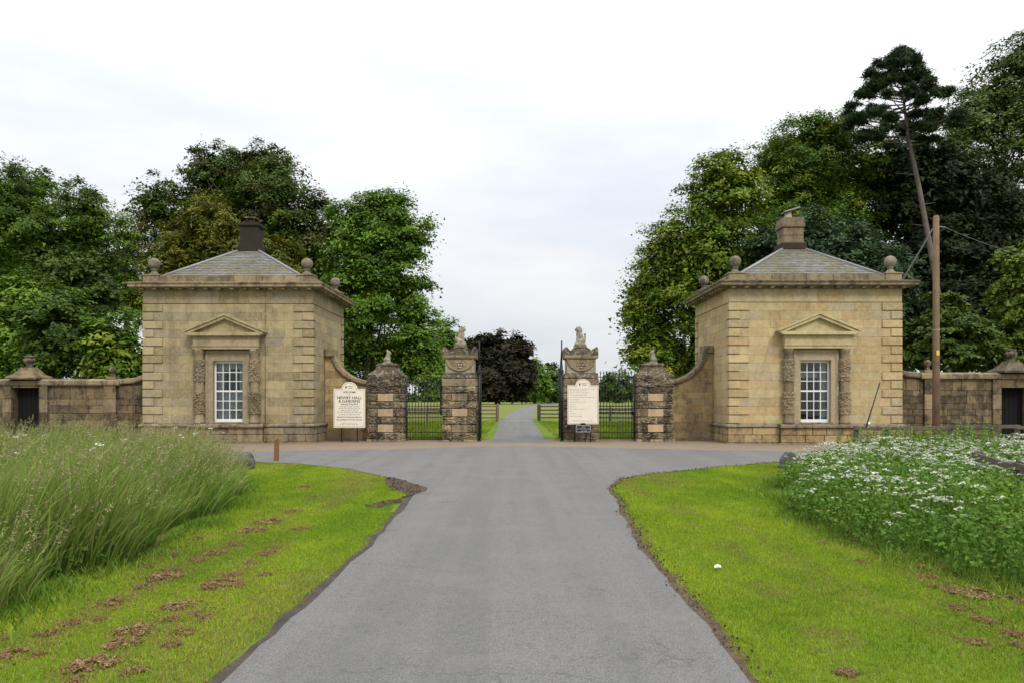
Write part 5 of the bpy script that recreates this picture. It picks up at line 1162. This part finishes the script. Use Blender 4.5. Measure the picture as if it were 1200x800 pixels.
k = r.random(len(x)) < np.clip((dn - .30)*3.2, .04, 1)*np.clip((y - 6)/6.5, .08, 1)*np.clip(ed/.5, 0, 1); x, y, ed = x[k], y[k], ed[k]
umbels('white_umbels', x, y, bed_h(x, y, ed)*r.uniform(.82, 1.25, len(x)) + .05, r.uniform(.026, .060, len(x)), 96, 'white flat flower heads massed over the wild flower bed')
# upright leafy weeds at the back of the bed: counted plants
def weed(px, py_top, D, seed, label):
    r = np.random.default_rng(seed); p = at(px, py_top - 6, D); T = thing('willowherb_plant', (p.x, D, 0), label, 'plant', 'tall weeds by the timber fence'); h = p.z; sb = MB(); C, Nv, S = [], [], []
    for k in range(16):
        a = r.uniform(0, 6.3); q = r.uniform(.02, .40); hk = h*r.uniform(.7, 1.05); tx, ty = math.cos(a)*q, math.sin(a)*q
        sb.tube([(tx*.6, ty*.6, 0), (tx, ty, hk*.6), (tx*1.15, ty*1.15, hk)], [.006, .005, .002], 5)
        for i in range(46):
            t = r.uniform(.15, 1.02); b = r.uniform(0, 6.3); l = .06*(1.25 - t*.7); C.append((tx*(.6 + .55*t) + math.cos(b)*l, ty*(.6 + .55*t) + math.sin(b)*l, hk*t + .01)); Nv.append((math.cos(b)*.5, math.sin(b)*.5, .9)); S.append(.10*(1.3 - t*.6)*r.uniform(.7, 1.2))
    sb.build('stem', 'stemgreen', T); n = len(C); col = np.array([.13, .22, .028])*r.uniform(.7, 1.3, (n, 1)); v = leaf_quads(np.array(C), np.array(Nv) + r.normal(size=(n, 3))*.3, np.array(S), .3, r)
    put('foliage', fast_mesh('foliage', v, 4, 'leaf', np.repeat(col, 4, 0), faces=[(0, 1, 2, 3)]), T, (0, 0, 0))
M['stemgreen'] = flat('green stem', (.07, .12, .03), .7, .2)
for i, (px, py, D) in enumerate(((1018, 508, 19.0), (1034, 503, 18.6), (1052, 506, 18.8), (1068, 504, 18.0), (1086, 507, 18.4), (1104, 505, 17.8), (1122, 506, 18.2), (1140, 499, 17.6), (1152, 508, 17.2), (1062, 512, 17.4), (1096, 514, 17.0), (1128, 514, 16.8), (990, 514, 19.2), (1042, 514, 17.8), (1078, 512, 16.4), (1112, 516, 16.2), (1145, 514, 15.8), (1165, 512, 16.6))):
    weed(px, py, D, 200 + i, 'tall bright green willowherb among the white flowers before the timber fence')
# yellow-flowered tuft on the squat pier
r = np.random.default_rng(4); n = 260; C = r.normal(size=(n, 3))*np.array([.10, .08, .09]) + np.array([0, 0, .10]); T = thing('wall_plant', (XA + 5.24 + .50, GY + .25, 2.62), 'small yellow-flowered plant rooted on the squat pier cap', 'plant')
v = leaf_quads(C, r.normal(size=(n, 3)) + np.array([0, -.3, .8]), r.uniform(.05, .09, n), .6, r); col = np.where(r.random((n, 1)) < .6, np.array([[.50, .42, .03]]), np.array([[.12, .17, .03]]))
put('foliage', fast_mesh('foliage', v, 4, 'leaf', np.repeat(col, 4, 0), faces=[(0, 1, 2, 3)]), T, (0, 0, 0)); MB().tube([(0, 0, -.03), (0, 0, .1)], .012, 5).build('stem', 'stemgreen', T)
# matted brown clippings on the verges
def clump_mesh(seed, n=2000):
    r = np.random.default_rng(seed); a = r.uniform(0, 6.3, n); q = np.sqrt(r.random(n))*.55
    ed_ = .55*np.clip(.25 + 1.0*vnoise(np.cos(a)*1.6, np.sin(a)*1.6, 1.3, seed + 50) + .35*vnoise(np.cos(a)*5, np.sin(a)*5, 1.3, seed + 51), .3, 1); keep = q < ed_*r.uniform(.75, 1.1, n); a, q, ed_ = a[keep], q[keep], ed_[keep]; n = len(a)
    kp = vnoise(np.cos(a)*q, np.sin(a)*q, 8.0, seed + 52) > .44; a, q, ed_ = a[kp], q[kp], ed_[kp]; n = len(a)
    x, y = np.cos(a)*q, np.sin(a)*q*.6; lump = .3 + .9*vnoise(x, y, 7.0, seed)
    z = .10*lump*np.clip(1 - (q/ed_)**2, .05, 1)**.7*r.random(n)**.35 + .02
    nv = r.normal(size=(n, 3))*.6 + np.array([0, 0, .8]); col = np.array([[.24, .145, .070], [.31, .20, .10], [.17, .10, .05], [.36, .25, .135]])[r.integers(0, 4, n)]*r.uniform(.7, 1.2, (n, 1))
    v = leaf_quads(np.stack([x, y, z], 1), nv, r.uniform(.05, .13, n), .3, r); return fast_mesh('clippings', v, 4, 'straw', np.repeat(col, 4, 0), faces=[(0, 1, 2, 3)])
CM = [clump_mesh(300 + i) for i in range(6)]
for i, (x, y, w, sd_) in enumerate(CLUMPS):
    o = bpy.data.objects.new('clippings_clump', CM[i % 6]); s = max(w, .05); o.location = (x, y, .012); o.scale = (s*1.0, s*1.9, min(.32, s*.36 + .08)); o.rotation_euler = (0, 0, rnd.uniform(-.5, .5) + (math.pi if i % 2 else 0)); link(o)
    tag(o, ('broad' if w > .26 else 'middling' if w > .16 else 'small') + ' matted brown patch of dead clippings on the verge below the ' + ('tall grass' if sd_ == 0 else 'white flowers'), 'clippings', 'clippings on the tall grass verge' if sd_ == 0 else 'clippings on the flower bed verge')
# crumbs of the same, strewn between
r = np.random.default_rng(9); n = 9000; k = r.integers(0, len(CLUMPS), n); x = cx_[k] + r.normal(size=n)*(cw_[k]*.5 + .04); y = cy_[k] + r.normal(size=n)*(cw_[k]*1.5 + .18)
v = leaf_quads(np.stack([x, y, np.full(n, .03)], 1), r.normal(size=(n, 3))*.4 + np.array([0, 0, 1]), r.uniform(.012, .03, n), .35, r)
tag(put('clippings_crumbs', fast_mesh('clippings_crumbs', v, 4, 'straw', np.repeat(np.array([[.24, .14, .07]])*r.uniform(.6, 1.3, (n, 1)), 4, 0), faces=[(0, 1, 2, 3)]), None, (0, 0, 0)), 'brown crumbs of dead clippings scattered over the verges', 'clippings', kind='stuff')
# churned soil crumbs at the torn verge corner and along the lane edge
r = np.random.default_rng(10); n = 1500; mx_ = np.array(MUD); k = r.integers(0, len(MUD), n); t = r.random((n, 1))
p = mx_[k]*t + mx_[r.integers(0, len(MUD), n)]*(1 - t); kk = inpoly(p[:, 0], p[:, 1], MUDW); p = p[kk]; e_ = np.array(RS)[r.integers(0, len(RS), 1300)] + np.stack([r.normal(size=1300)*.06 + .08, r.normal(size=1300)*.1], 1); p = np.concatenate([p, e_]); n = len(p)
v = leaf_quads(np.stack([p[:, 0], p[:, 1], np.full(n, .028)], 1), r.normal(size=(n, 3))*.6 + np.array([0, 0, .6]), r.uniform(.012, .038, n), .8, r)
tag(put('soil_crumbs', fast_mesh('soil_crumbs', v, 4, 'straw', np.repeat(np.array([[.11, .078, .052]])*r.uniform(.5, 1.5, (n, 1)), 4, 0), faces=[(0, 1, 2, 3)]), None, (0, 0, 0)), 'loose dark soil crumbs along the torn lane edges', 'soil', kind='stuff')
